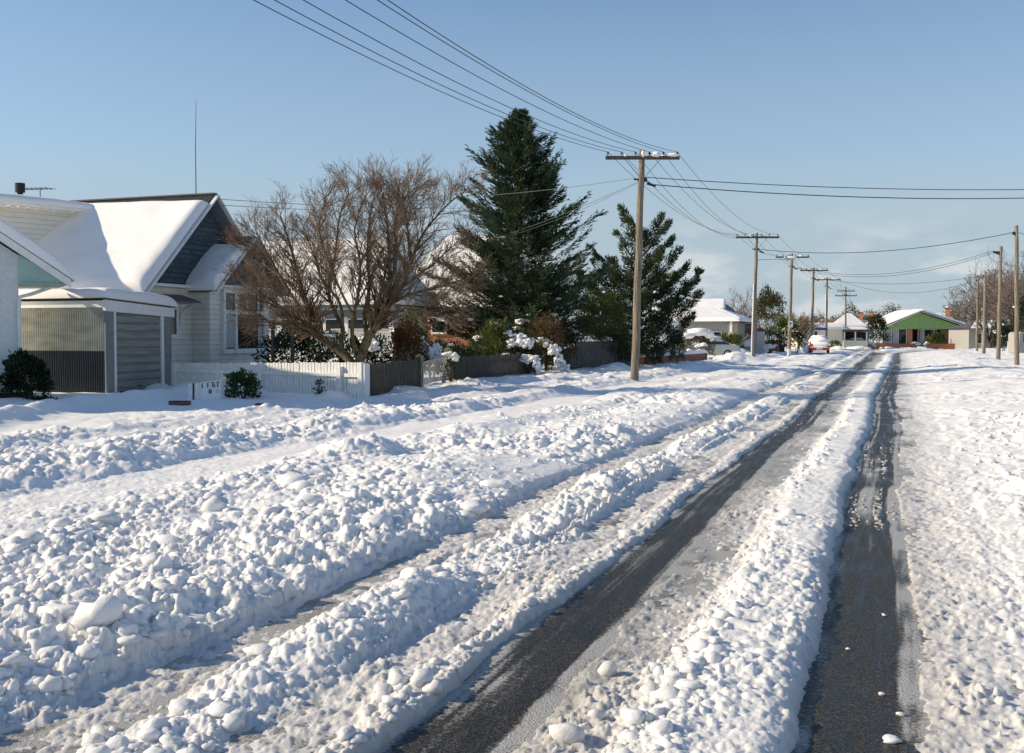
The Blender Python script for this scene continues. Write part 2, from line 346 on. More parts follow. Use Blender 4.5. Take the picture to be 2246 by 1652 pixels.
    if fine:                                             # crystalline crust close by
        q=(r<15)&(z>.025); cx_,cy_=x[q],y[q]; z[q]=z[q]+(.55*domes(cx_,cy_,.030,130,.8,.3,.8)+.45*domes(cx_+.013*fbm(cx_*30,cy_*30,141,2),cy_,.062,136,.6,.25,.7)+.010*fbm(cx_*38,cy_*38,143,3))*(1-sst(9,15,r[q]))*np.clip(.2+1.3*vnoise(cx_*2.3,cy_*1.6,145),.2,1.2)
    # drifts in the yards
    z=z+sst(-13,-16,x)*.05*fbm(x*.4,y*.4,31,3)+sst(4,7,x)*.06*fbm(x*.5,y*.3,33,3)
    for mx,my,hh,rr in MOUNDS:
        q=((x-mx)**2+(y-my)**2)/(rr*rr); z=z+hh*np.exp(-np.minimum(q*q,30))*(1+.3*fbm(x*4,y*4,35,2))
    kd=np.full_like(x,9.)
    for (ax,ay),(bx,by) in zip(KERB[:-1],KERB[1:]):
        dx,dy=bx-ax,by-ay; t=np.clip(((x-ax)*dx+(y-ay)*dy)/(dx*dx+dy*dy),0,1); kd=np.minimum(kd,np.hypot(x-ax-t*dx,y-ay-t*dy))
    z=z+.20*np.exp(-(kd/.34)**2)*(1+.4*fbm(x*2.5,y*2.5,37,3))
    p0=gxy(440,1.52*F/(1062-HY)); p1=gxy(745,1.52*F/(1024-HY)); dx,dy=p1[0]-p0[0],p1[1]-p0[1]; t=np.clip(((x-p0[0])*dx+(y-p0[1])*dy)/(dx*dx+dy*dy),0,1)
    z=z-.07*np.exp(-(np.hypot(x-p0[0]-t*dx,y-p0[1]-t*dy-.10*np.sin(t*5))/.045)**2)*sst(0,.15,t)*(1-sst(.85,1,t))   # crack in the smooth crust
    z=z*(1-.6*sst(150,400,r))
    return z,np.clip(di,0,1),ro
def gz(x,y): return float(height(np.array([x]),np.array([y]),False)[0][0])

def ground_sheet():
    rs=[.25]
    while rs[-1]<2.4: rs.append(rs[-1]+.15)
    while rs[-1]<150: rs.append(rs[-1]*1.0034)
    while rs[-1]<3000: rs.append(rs[-1]*1.09)
    rs=np.array(rs)
    c=math.pi/2+A                                              # heading
    fine=np.arange(-.86,.66,.0014); coarse=np.linspace(.66,2*math.pi-.86,170)
    th=c+np.concatenate([fine,coarse[:-1]]); nt=len(th)
    R,T=np.meshgrid(rs,th,indexing='ij'); X=R*np.cos(T); Y=R*np.sin(T)
    x=X.ravel();y=Y.ravel(); z=np.zeros_like(x); d=np.zeros_like(x)
    for i in range(0,len(x),200000):
        z[i:i+200000],d[i:i+200000],_=height(x[i:i+200000],y[i:i+200000])
    V=np.stack([x,y,z],1)
    n=len(rs); I=np.arange(n*nt).reshape(n,nt); J=np.roll(I,-1,1)
    Fq=np.stack([I[:-1],J[:-1],J[1:],I[1:]],-1).reshape(-1,4)[:,::-1]
    V=np.concatenate([V,[[0,0,.1]]]); d=np.append(d,0)
    m=bpy.data.materials.new('trodden snow'); m.use_nodes=True; nt_=m.node_tree; nt_.nodes.clear()
    out=nn(nt_,'ShaderNodeOutputMaterial'); b=nn(nt_,'ShaderNodeBsdfPrincipled'); at=nn(nt_,'ShaderNodeAttribute',attribute_name='dirt')
    tc=nn(nt_,'ShaderNodeTexCoord')
    no=nn(nt_,'ShaderNodeTexNoise'); no.inputs['Scale'].default_value=9; no.inputs['Detail'].default_value=6; nt_.links.new(tc.outputs['Object'],no.inputs['Vector'])
    ad=nn(nt_,'ShaderNodeMath',operation='MULTIPLY_ADD'); nt_.links.new(no.outputs[0],ad.inputs[0]); ad.inputs[1].default_value=.9; ad.inputs[2].default_value=-.45
    sm=nn(nt_,'ShaderNodeMath',operation='ADD'); nt_.links.new(at.outputs['Fac'],sm.inputs[0])
    ml=nn(nt_,'ShaderNodeMath',operation='MULTIPLY'); nt_.links.new(ad.outputs[0],ml.inputs[0]); nt_.links.new(at.outputs['Fac'],ml.inputs[1]); nt_.links.new(ml.outputs[0],sm.inputs[1])
    cr=nn(nt_,'ShaderNodeValToRGB'); e=cr.color_ramp.elements; e[0].color=(*SNOW,1); e[0].position=0; e[1].position=.95; e[1].color=(.24,.225,.195,1)
    q=cr.color_ramp.elements.new(.45); q.color=(.64,.62,.59,1); q=cr.color_ramp.elements.new(.12); q.color=(.80,.79,.765,1)
    nt_.links.new(sm.outputs[0],cr.inputs[0]); nt_.links.new(cr.outputs[0],b.inputs['Base Color'])
    rr=nn(nt_,'ShaderNodeMapRange'); rr.inputs[3].default_value=.75; rr.inputs[4].default_value=.38; nt_.links.new(sm.outputs[0],rr.inputs[0]); nt_.links.new(rr.outputs[0],b.inputs['Roughness'])
    b.inputs['Specular IOR Level'].default_value=.25; b.inputs['Subsurface Weight'].default_value=.45; b.inputs['Subsurface Radius'].default_value=(1,.95,.85); b.inputs['Subsurface Scale'].default_value=.035
    n2=nn(nt_,'ShaderNodeTexNoise'); n2.inputs['Scale'].default_value=55; n2.inputs['Detail'].default_value=8; n2.inputs['Roughness'].default_value=.7; nt_.links.new(tc.outputs['Object'],n2.inputs['Vector'])
    bp=nn(nt_,'ShaderNodeBump'); bp.inputs['Strength'].default_value=.6; bp.inputs['Distance'].default_value=.02; nt_.links.new(n2.outputs[0],bp.inputs['Height']); nt_.links.new(bp.outputs[0],b.inputs['Normal'])
    nt_.links.new(b.outputs[0],out.inputs[0]); M['ground']=m
    o=npmesh('snow_ground',V,Fq,m,None,True,dirt=d); tag(o,None,None,kind='structure')
    # centre cap
    return o
ground_sheet()
# road sheet
def road_sheet():
    m=bpy.data.materials.new('wet asphalt'); m.use_nodes=True; nt=m.node_tree; b=nt.nodes['Principled BSDF']
    tc=nn(nt,'ShaderNodeTexCoord'); v=nn(nt,'ShaderNodeTexVoronoi'); b.inputs['Specular IOR Level'].default_value=.22; v.inputs['Scale'].default_value=95; nt.links.new(tc.outputs['Object'],v.inputs['Vector'])
    cr=nn(nt,'ShaderNodeValToRGB'); cr.color_ramp.elements[0].color=(.085,.080,.070,1); cr.color_ramp.elements[0].position=.1; cr.color_ramp.elements[1].color=(.020,.0195,.018,1); cr.color_ramp.elements[1].position=.6
    nt.links.new(v.outputs['Distance'],cr.inputs[0])
    no=nn(nt,'ShaderNodeTexNoise'); no.inputs['Scale'].default_value=3; no.inputs['Detail'].default_value=7
    mp=nn(nt,'ShaderNodeMapping'); mp.inputs['Scale'].default_value=(5,.6,1); nt.links.new(tc.outputs['Object'],mp.inputs[0]); nt.links.new(mp.outputs[0],no.inputs['Vector'])
    mx=nn(nt,'ShaderNodeMix',data_type='RGBA',blend_type='MULTIPLY'); mx.inputs[0].default_value=1
    c2=nn(nt,'ShaderNodeValToRGB'); c2.color_ramp.elements[0].color=(.55,.55,.55,1); c2.color_ramp.elements[0].position=.35; c2.color_ramp.elements[1].color=(1.5,1.45,1.35,1); c2.color_ramp.elements[1].position=.68
    nt.links.new(no.outputs[0],c2.inputs[0]); nt.links.new(cr.outputs[0],mx.inputs[6]); nt.links.new(c2.outputs[0],mx.inputs[7])
    # ice grit caught in the texture
    n3=nn(nt,'ShaderNodeTexNoise'); n3.inputs['Scale'].default_value=60; n3.inputs['Detail'].default_value=3; nt.links.new(tc.outputs['Object'],n3.inputs['Vector'])
    g=nn(nt,'ShaderNodeMapRange'); g.inputs[1].default_value=.66; g.inputs[2].default_value=.72; nt.links.new(n3.outputs[0],g.inputs[0])
    m2=nn(nt,'ShaderNodeMix',data_type='RGBA'); nt.links.new(g.outputs[0],m2.inputs[0]); nt.links.new(mx.outputs[2],m2.inputs[6]); m2.inputs[7].default_value=(.22,.21,.19,1)
    nt.links.new(m2.outputs[2],b.inputs['Base Color'])
    rr=nn(nt,'ShaderNodeMapRange'); rr.inputs[1].default_value=.35; rr.inputs[2].default_value=.7; rr.inputs[3].default_value=.30; rr.inputs[4].default_value=.65; nt.links.new(no.outputs[0],rr.inputs[0]); nt.links.new(rr.outputs[0],b.inputs['Roughness'])
    bp=nn(nt,'ShaderNodeBump'); bp.inputs['Strength'].default_value=.6; bp.inputs['Distance'].default_value=.006; nt.links.new(v.outputs['Distance'],bp.inputs['Height']); nt.links.new(bp.outputs[0],b.inputs['Normal'])
    ys=np.concatenate([np.linspace(-30,1.5,12)[:-1],1.5*1.0045**np.arange(0,1015)]); ys=ys[ys<140]; xs=np.concatenate([[-5.4,-4.4],np.arange(-3.7,.75,.022),[1.6,3.4]])
    X,Y=np.meshgrid(xs,ys); sh=np.where(X>.9,9*sst(92,150,Y)**2+.55*sst(26,85,Y),0)
    s=.55*sst(26,85,Y)+9*sst(92,150,Y)**2; wob=.04*np.sin(Y*.33+1)+.08*(vnoise(Y*.45,Y*0,40)-.5); u=X-s*sst(-2.0,-.5,X)-wob
    dl=np.abs(u+1.75); dr=np.abs(u+.14); e=np.minimum(dl,dr)                # distance from the middle of the nearer tyre line
    st=.6*vnoise(u*22,Y*.18,300)+.25*vnoise(u*70,Y*.6,302)+.3*fbm(X*2.2,Y*1.1,304,4)
    sl=sst(.13,.30,e+.34*(st-.42))*.85+.35*sst(.45,.75,st)*sst(8,22,Y)+.30*sst(.42,.68,st)
    far=sst(9.5,11,Y)*(1-sst(16,19,Y))*(u>-.9); sl=sl+far*.45*sst(.3,.6,st)
    sl=np.clip(sl*(.45+1.0*vnoise(X*9,Y*4,308)),0,1)
    V=np.stack([X+sh,Y,X*0],-1).reshape(-1,3); I=np.arange(len(V)).reshape(X.shape); Fq=np.stack([I[:-1,:-1],I[:-1,1:],I[1:,1:],I[1:,:-1]],-1).reshape(-1,4)
    at=nn(nt,'ShaderNodeAttribute',attribute_name='dirt'); n4=nn(nt,'ShaderNodeTexNoise'); n4.inputs['Scale'].default_value=38; n4.inputs['Detail'].default_value=5; nt.links.new(tc.outputs['Object'],n4.inputs['Vector'])
    a1=nn(nt,'ShaderNodeMath',operation='MULTIPLY_ADD'); nt.links.new(n4.outputs[0],a1.inputs[0]); a1.inputs[1].default_value=1.5; a1.inputs[2].default_value=-.75
    a2=nn(nt,'ShaderNodeMath',operation='ADD'); nt.links.new(at.outputs['Fac'],a2.inputs[0]); nt.links.new(a1.outputs[0],a2.inputs[1])
    a3=nn(nt,'ShaderNodeMapRange',interpolation_type='SMOOTHSTEP'); a3.inputs[1].default_value=.05; a3.inputs[2].default_value=1.0; nt.links.new(a2.outputs[0],a3.inputs[0])
    m3=nn(nt,'ShaderNodeMix',data_type='RGBA'); nt.links.new(a3.outputs[0],m3.inputs[0]); nt.links.new(m2.outputs[2],m3.inputs[6]); m3.inputs[7].default_value=(.41,.40,.375,1); nt.links.new(m3.outputs[2],b.inputs['Base Color'])
    b2=nn(nt,'ShaderNodeBump'); b2.inputs['Strength'].default_value=.5; b2.inputs['Distance'].default_value=.010; nt.links.new(a3.outputs[0],b2.inputs['Height']); nt.links.new(bp.outputs[0],b2.inputs['Normal']); nt.links.new(b2.outputs[0],b.inputs['Normal'])
    tag(npmesh('road',V,Fq,m,None,False,dirt=sl.ravel()),None,None,kind='structure')
road_sheet()
# loose clods lying on the banks: too many to count
def clods():
    def scatter(n,rmax,smin,smax,pw):
        th=math.pi/2+A+RNG.uniform(-.56,.56,n*4); r=3.2*(rmax/3.2)**RNG.random(n*4)
        x=r*np.cos(th); y=r*np.sin(th); z,d,ro=height(x,y,False)
        keep=RNG.random(n*4)<np.clip((ro-.45)/.55,0,1)*(.25+.9*(vnoise(x*.7,y*.7,200)>.42))
        x,y,z,d=[q[keep][:n] for q in(x,y,z,d)]
        s=smin+(smax-smin)*RNG.random(len(x))**pw
        return x,y,z,d,s
    items=[];D=[]
    for n,rm,a,b,pw in((3600,9,.006,.018,2.4),(2600,22,.018,.055,2.6)):
        x,y,z,d,s=scatter(n,rm,a,b,pw)
        for i in range(len(x)):
            items.append(((x[i],y[i],z[i]+s[i]*.35),(s[i]*random.uniform(.8,1.3),s[i]*random.uniform(.8,1.3),s[i]*random.uniform(.55,.95)))); D.append(min(d[i]*.45,.35))
    x,y,z,d,s=scatter(110,11,.05,.12,2.0)
    for i in range(len(x)):
        if x[i]>-3.6: continue
        items.append(((x[i],y[i],z[i]+s[i]*.15),(s[i]*random.uniform(.8,1.5),s[i]*random.uniform(.8,1.5),s[i]*random.uniform(.5,.9)))); D.append(0)
    for (x,y,s) in((.02,4.62,.035),(.055,4.35,.025),(-.02,5.2,.016),(.06,4.95,.02),(-.2,5.9,.013),(-.02,6.7,.014)):   # crumbs on the right tyre line
        items.append(((x,y,.008),(s,s*.8,s*.5))); D.append(.05)
    o=blobs('loose_snow',items,M['ground'],None,2,.8,D); tag(o,None,None,kind='stuff')
clods()
# ================================================================== buildings
def window(parent,o,d,nrm,w,h,name='window',cols=(1,),rows=(1,),fr=.07,curtains=(),label=None,frame=None,sill=True,th=.075,mull=.05):
    """o = lower left corner on the wall, d along wall, nrm outward"""
    o=Vector(o);d=Vector(d).normalized();nrm=Vector(nrm).normalized(); up=UP
    f=MB()
    def bar(a0,a1,z0,z1,t):
        p=o+d*a0+nrm*.005; f.prism([p+up*z0,p+d*(a1-a0)+up*z0,p+d*(a1-a0)+up*z1,p+up*z1],nrm*t)
    bar(-fr,0,-fr,h+fr,th); bar(w,w+fr,-fr,h+fr,th); bar(0,w,h,h+fr,th); bar(0,w,-fr,0,th)
    cs=np.cumsum(cols)/sum(cols)*w; rs_=np.cumsum(rows)/sum(rows)*h
    for c in cs[:-1]: bar(c-mull/2,c+mull/2,0,h,th*.8)
    for r in rs_[:-1]: bar(0,w,r-mull/2,r+mull/2,th*.9)
    wo=f.build(name,frame or M['trim'],parent)
    if label: wo['label']=label
    g=MB(); p=o+nrm*.046; g.poly([p,p+d*w,p+d*w+up*h,p+up*h]); g.build('pane',M['glass'],wo)
    if curtains:
        for a0,a1,z0,z1 in curtains:
            c=MB(); n=int((a1-a0)*w/.05)+2; vs=[]
            for i in range(n):
                t=a0+(a1-a0)*i/(n-1); q=o+d*(t*w)+nrm*(.051+.006*(i%2)); vs+=[q+up*(z0*h),q+up*(z1*h)]
            c.add(vs,[(2*i,2*i+2,2*i+3,2*i+1) for i in range(n-1)]); c.build('curtain',M['curtain'],wo)
    if sill:
        s=MB(); q=o-up*(fr+.04)-d*(fr+.05); s.prism([q,q+d*(w+2*fr+.1),q+d*(w+2*fr+.1)+up*.045,q+up*.045],nrm*(th+.07)); s.build('sill',frame or M['trim'],wo)
    return wo

# ---- the bungalow behind the garage
def bungalow():
    T=thing('bungalow',(-21.4,29.4,0),'white weatherboard bungalow with a dark shingled gable and deep snow on its roof','house')
    ey,ez,ry,rz=25.85,3.05,29.4,6.38; sl=(rz-ez)/(ry-ey); bx=-21.05; wx=-21.45; X0=-36
    fy,ly=26.45,32.35
    # walls
    b=MB(); b.boards((wx,fy,0),(0,1,0),(1,0,0),.1,3.3,lambda z:0,lambda z:2.15,.165,.036)
    b.boards((X0,fy,0),(1,0,0),(0,-1,0),.1,3.3,lambda z:0,lambda z:wx-X0,.165,.036)
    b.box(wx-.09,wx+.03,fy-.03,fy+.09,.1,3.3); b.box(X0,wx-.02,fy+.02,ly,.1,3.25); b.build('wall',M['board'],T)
    bx1,by0,by1=-20.75,28.62,31.95
    b=MB(); b.boards((bx1,by0,0),(0,1,0),(1,0,0),.1,3.32,lambda z:0,lambda z:by1-by0,.165,.036)
    b.boards((wx,by0,0),(1,0,0),(0,-1,0),.1,3.32,lambda z:0,lambda z:bx1-wx,.165,.036)
    b.box(bx1-.08,bx1+.032,by0-.032,by0+.08,.1,3.34); b.box(bx1-.08,bx1+.032,by1-.08,by1+.03,.1,3.34); b.box(wx,bx1-.03,by0+.03,by1,.1,3.32)
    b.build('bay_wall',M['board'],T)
    # shingled gable
    gw=-21.5
    b=MB(); b.boards((gw,fy-.35,0),(0,1,0),(1,0,0),3.32,rz-.12,lambda z:(z-3.32)/sl+.15,lambda z:2*(ry-fy+.35)-(z-3.32)/sl-.15,.2,.03)
    b.build('gable',M['slate'],T)
    # roof planes, ridge along x
    th=.10
    def slab(x0,x1,side):
        e=ey if side<0 else 2*ry-ey
        m=MB(); m.prism([(x0,e,ez),(x0,ry,rz),(x0,ry,rz-th),(x0,e,ez-th)],(x1-x0,0,0)); return m
    m=slab(X0,bx,-1); m2=slab(X0,bx,1); m.add(m2.v,m2.f); 
    for k in range(150):                                             # corrugations near the ridge
        x=bx-.05-k*.1
        if x<X0+.5: break
        m.obox((x,ry-.02,rz+.006),(x,ry-1.4,rz-1.4*sl+.006),.045,.02)
    m.obox((X0,ry,rz+.01),(bx+.02,ry,rz+.01),.22,.05)
    rf=m.build('roof',M['iron_dark'],T)
    # soffit, bargeboards, rafter tails
    b=MB()
    for s in(-1,1):
        e=ey-.06 if s<0 else 2*ry-ey+.06
        b.obox((bx+.03,e,ez-.10),(bx+.03,ry,rz-.06),.05,.24,(1,0,0))
    b.build('bargeboard',M['trim'],T)
    b=MB()
    for s in(-1,1):
        e=ey+.1 if s<0 else 2*ry-ey-.1
        b.prism([(gw,e,ez-.02),(gw,ry,rz-.14),(gw,ry,rz-.17),(gw,e,ez-.05)],(bx-gw,0,0))
    b.build('soffit',M['greysheet'],T)
    b=MB(); b.obox((X0,ey-.02,ez-.045),(bx,ey-.02,ez-.045),.03,.09); b.build('eave_board',M['trim'],T)
    for i in range(22):
        b=MB(); x=X0+(bx-.2-X0)*(i+.5)/22; b.obox((x,ey+.02,ez-.16),(x,fy+.05,ez+.3),.06,.11); b.build('rafter_tail',M['trim'],T)
    b=MB(); b.box(wx,wx+.22,fy-.2,by0+.1,3.24,3.33); b.build('gable_moulding',M['trim'],T)
    # roof snow, slid down a little from the ridge; it overhangs the eave and the barge
    def tf(a,b_): return (.75+.25*(1-b_))*(1-.0*a)
    yt=ry-.40; zt=ez+(yt-ey)*sl
    snow_slab('roof_snow',(X0+.5,ey-.12,ez-.06),(bx+.06,ey-.12,ez-.06),(bx+.03,yt,zt+.02),(X0+.5,ry-.05,rz-.02),.34,T,90,46,60,16,.25,2,(0,-.35,.94),tf)
    # projecting bay gable with its own little roof
    jx=-20.4; jy0,jz0,jy1,jz1=28.45,3.20,30.66,5.10; js=(jz1-jz0)/(jy1-jy0)
    m=MB()
    for s in(-1,1):
        e=jy0 if s<0 else 2*jy1-jy0; m.prism([(-23.6,e,jz0),(-23.6,jy1,jz1),(-23.6,jy1,jz1-.08),(-23.6,e,jz0-.08)],(jx+23.6,0,0))
    jr=m.build('bay_roof',M['iron_dark'],T)
    b=MB()
    for s in(-1,1):
        e=jy0-.05 if s<0 else 2*jy1-jy0+.05; b.obox((jx+.03,e,jz0-.08),(jx+.03,jy1,jz1-.05),.05,.2,(1,0,0))
    b.build('bay_bargeboard',M['trim'],T)
    b=MB(); b.boards((bx1+.06,jy0+.2,0),(0,1,0),(1,0,0),3.36,jz1-.1,lambda z:(z-3.36)/js,lambda z:2*(jy1-jy0-.2)-(z-3.36)/js,.16,.018); b.build('bay_gable',M['slate'],T)
    b=MB(); b.box(bx1-.02,bx1+.14,by0-.1,by1+.1,3.32,3.38); b.build('bay_moulding',M['trim'],T)
    snow_slab('bay_roof_snow',(-21.6,jy0-.12,jz0-.04),(jx+.08,jy0-.12,jz0-.04),(jx+.05,jy1-.55,jz1-.55*js+.02),(-22.2,jy1-.5,jz1-.5*js),.28,T,40,30,12,9,.4,5,(0,-.3,.95))
    # bay window: casement with fanlight left, wide picture pane with fanlights right
    wo=window(T,(bx1+.02,29.32,1.27),(0,1,0),(1,0,0),2.25,1.85,cols=(.62,1.63),rows=(1.22,.63),fr=.11,th=.11,mull=.12,curtains=((.015,.25,.02,.62),(.86,.985,.02,.62)),label='wide bay window with fanlights and drawn grey curtains')
    for a in(.34,.55,.86): f=MB(); f.box(bx1+.03,bx1+.11,29.32+2.25*a-.025,29.32+2.25*a+.025,1.27+1.28,1.27+1.85); f.build('glazing_bar',M['trim'],wo)
    # small hooded window
    p0=Vector((wx+.02,27.2,1.75)); wo=window(T,p0,(0,1,0),(1,0,0),.52,.78,fr=.09,th=.09,label='small window under a bracketed hood')
    h=MB(); h.prism([(wx+.02,26.85,3.02),(wx+.75,26.85,2.78),(wx+.75,26.85,2.74),(wx+.02,26.85,2.98)],(0,1.25,0)); h.build('hood',M['iron_dark'],wo)
    for yy in(26.95,27.98):
        k=MB()
        k.tube([(wx+.03,yy,2.0),(wx+.08,yy,2.35),(wx+.25,yy,2.6),(wx+.66,yy,2.73)],.03,6); k.obox((wx+.02,yy,2.74),(wx+.72,yy,2.74),.05,.05)
        k.build('hood_bracket',M['trim'],wo)
    # dormer on the roof slope towards the camera; its wall stands on the roof skewed by the valley
    def onroof(px,py):
        r=ray(px,py); t=(ez-H-sl*ey)/(r[2]-sl*r[1]); return Vector((r[0]*t,r[1]*t,H+r[2]*t))
    Tt=onroof(186,470); Lw=onroof(98,546); u_=(Lw-Tt); dz=u_.z/math.hypot(u_.x,u_.y); u_.z=0; u_.normalize(); n_=Vector((-u_.y,u_.x,0)); n_=n_ if n_.x>0 else -n_
    LN=7.0; O_=Vector((Tt.x,Tt.y,0))
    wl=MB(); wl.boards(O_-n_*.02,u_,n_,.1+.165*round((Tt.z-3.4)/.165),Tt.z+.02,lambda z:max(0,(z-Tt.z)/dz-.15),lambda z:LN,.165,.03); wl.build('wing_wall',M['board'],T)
    d=MB(); e0=Tt+n_*.03+UP*.05; e1=Tt+u_*2.2+UP*(dz*2.2+.05)+n_*.03; d.prism([e0,e1,e1+UP*.30,e0+UP*.16],n_*.03); d.build('valley_shade',M['iron_dark'],T)  # dark strip standing in for the shade along the valley
    a0=Tt+n_*.42-u_*.12+UP*.02; a1=a0+u_*LN; inn=-n_*3.2+UP*.25
    r_=MB(); r_.prism([a0,a1,a1+UP*.10,a0+UP*.10],inn); r_.build('wing_roof',M['trim'],T)
    snow_slab('wing_snow',a1+n_*.10+UP*.09,a0+n_*.10-u_*.12+UP*.09,a0-u_*.05+inn+UP*.09,a1+inn+UP*.09,.27,T,60,24,40,10,.3,8,(n_.x*.2,n_.y*.2,.97))
    for i in range(22):
        k=MB(); q=a0+u_*(LN*(i+.4)/22); k.obox(q-UP*.05-n_*.02,q-n_*.42-UP*.0,.05,.08); k.build('wing_rafter_tail',M['trim'],T)
    # flue, aerial, whip aerial
    p=aty(44,420,ry-.2); f=MB(); f.tube([(p.x,p.y,rz-.3),(p.x,p.y,rz+.45)],.10,12); f.tube([(p.x,p.y,rz+.40),(p.x,p.y,rz+.72)],.17,14); f.build('flue',M['black'],T)
    p=aty(88,420,ry+.6); f=MB(); f.tube([(p.x,p.y,rz-.6),(p.x,p.y,p.z+.12)],.015,6); f.tube([(p.x-.75,p.y-.1,p.z+.1),(p.x+.45,p.y+.1,p.z+.08)],.012,6)
    for i in range(7): q=Vector((p.x-.7+i*.18,p.y-.09+i*.03,p.z+.1)); f.tube([q+Vector((-.05,-.25,.01)),q+Vector((.05,.25,0))],.009,5)
    f.build('television_aerial',M['steel'],T)
    p0=aty(430,424,ry); p1=aty(430,222,ry); f=MB(); f.tube([(p0.x,ry,rz-.1),(p0.x,ry,rz+1.6),p1],[.016,.012,.006],6); f.build('whip_aerial',M['black'],T)
bungalow()

# ---- flat roofed garage
def garage():
    T=thing('garage',(-19.6,22.5,0),'small flat roofed garage of cream corrugated iron with a grey roller door','garage')
    x1,x0,y0,y1=-19.6,-23.3,22.5,25.15
    m=MB(); n=int((x1-x0)/.0076*.25); vs=[]; N=int((x1-x0)/.076)*8
    for i in range(N+1):
        x=x0+(x1-x0)*i/N; yy=y0-.02-.02*math.cos(2*math.pi*(x-x0)/.076); vs+=[(x,yy,1.30),(x,yy,2.47)]
    m.add(vs,[(2*i,2*i+2,2*i+3,2*i+1) for i in range(N)]); m.build('side_wall',M['corr'],T,True)
    m=MB(); m.add([(x,yy-.003,z_-1.28 if z_<2 else 1.30) for x,yy,z_ in vs],[(2*i,2*i+2,2*i+3,2*i+1) for i in range(N)]); lw=m.build('side_wall',M['corr_dark'],T,True); lw['label']='darker lower half of the corrugated side wall'  # lower half of the wall coloured darker than the upper
    m=MB(); m.box(x0,x1-.02,y0+.02,y1,.02,2.42); m.build('frame',M['greysheet'],T)
    m=MB(); m.box(x1-.02,x1+.03,y0-.03,y0+.28,.02,2.36); m.build('front_panel',M['greysheet'],T); m=MB(); m.box(x1-.02,x1+.03,y1-.34,y1+.02,.02,2.3); m.build('front_panel',M['greysheet'],T)
    m=MB(); m.box(x1-.02,x1+.055,y0+.28,y0+.35,.02,2.34); m.build('door_post',M['trim'],T); m=MB(); m.box(x1-.02,x1+.055,y1-.44,y1-.34,.02,2.3); m.build('door_post',M['trim'],T)
    d=MB(); a,b=y0+.35,y1-.44; z=.05; i=0
    prof=[]
    while z<2.3:
        prof+=[(x1-.03,z),(x1+.012,z+.035),(x1+.012,z+.19),(x1-.03,z+.215)]; z+=.222
    prof=[(px,min(pz,2.3)) for px,pz in prof]
    vs=[];
    for px,pz in prof: vs+=[(px,a,pz),(px,b,pz)]
    d.add(vs,[(2*i,2*i+1,2*i+3,2*i+2) for i in range(len(prof)-1)]); dr=d.build('roller_door',M['door'],T)
    h=MB(); h.box(x1+.012,x1+.05,(a+b)/2-.08,(a+b)/2+.08,.32,.35); h.build('handle',M['steel'],dr)
    m=MB(); m.prism([(x1-.02,y0-.06,2.36),(x1-.02,y1+.12,2.24),(x1-.02,y1+.12,2.50),(x1-.02,y0-.06,2.66)],(.09,0,0)); m.build('lintel_board',M['trim'],T)
    m=MB(); m.box(x0,x1-.03,y0-.05,y0-.02,2.46,2.64); m.build('fascia',M['trim'],T)
    m=MB(); N=int((x1+.1-x0)/.1)*8; vs=[]
    for i in range(N+1):
        x=x0+(x1+.1-x0)*i/N; q=.02*math.cos(2*math.pi*(x-x0)/.1); vs+=[(x,y0-.12,2.70+q),(x,y1+.15,2.53+q),(x,y0-.12,2.685+q)]
    m.add(vs,[(3*i,3*i+3,3*i+4,3*i+1) for i in range(N)]+[(3*i+2,3*i+5,3*i+3,3*i) for i in range(N)]); m.build('roof',M['iron_dark'],T,False)
    snow_slab('roof_snow',(x0,y0-.16,2.71),(x1+.16,y0-.16,2.71),(x1+.16,y1+.2,2.54),(x0,y1+.2,2.54),.31,T,80,50,26,14,.18,3)
garage()

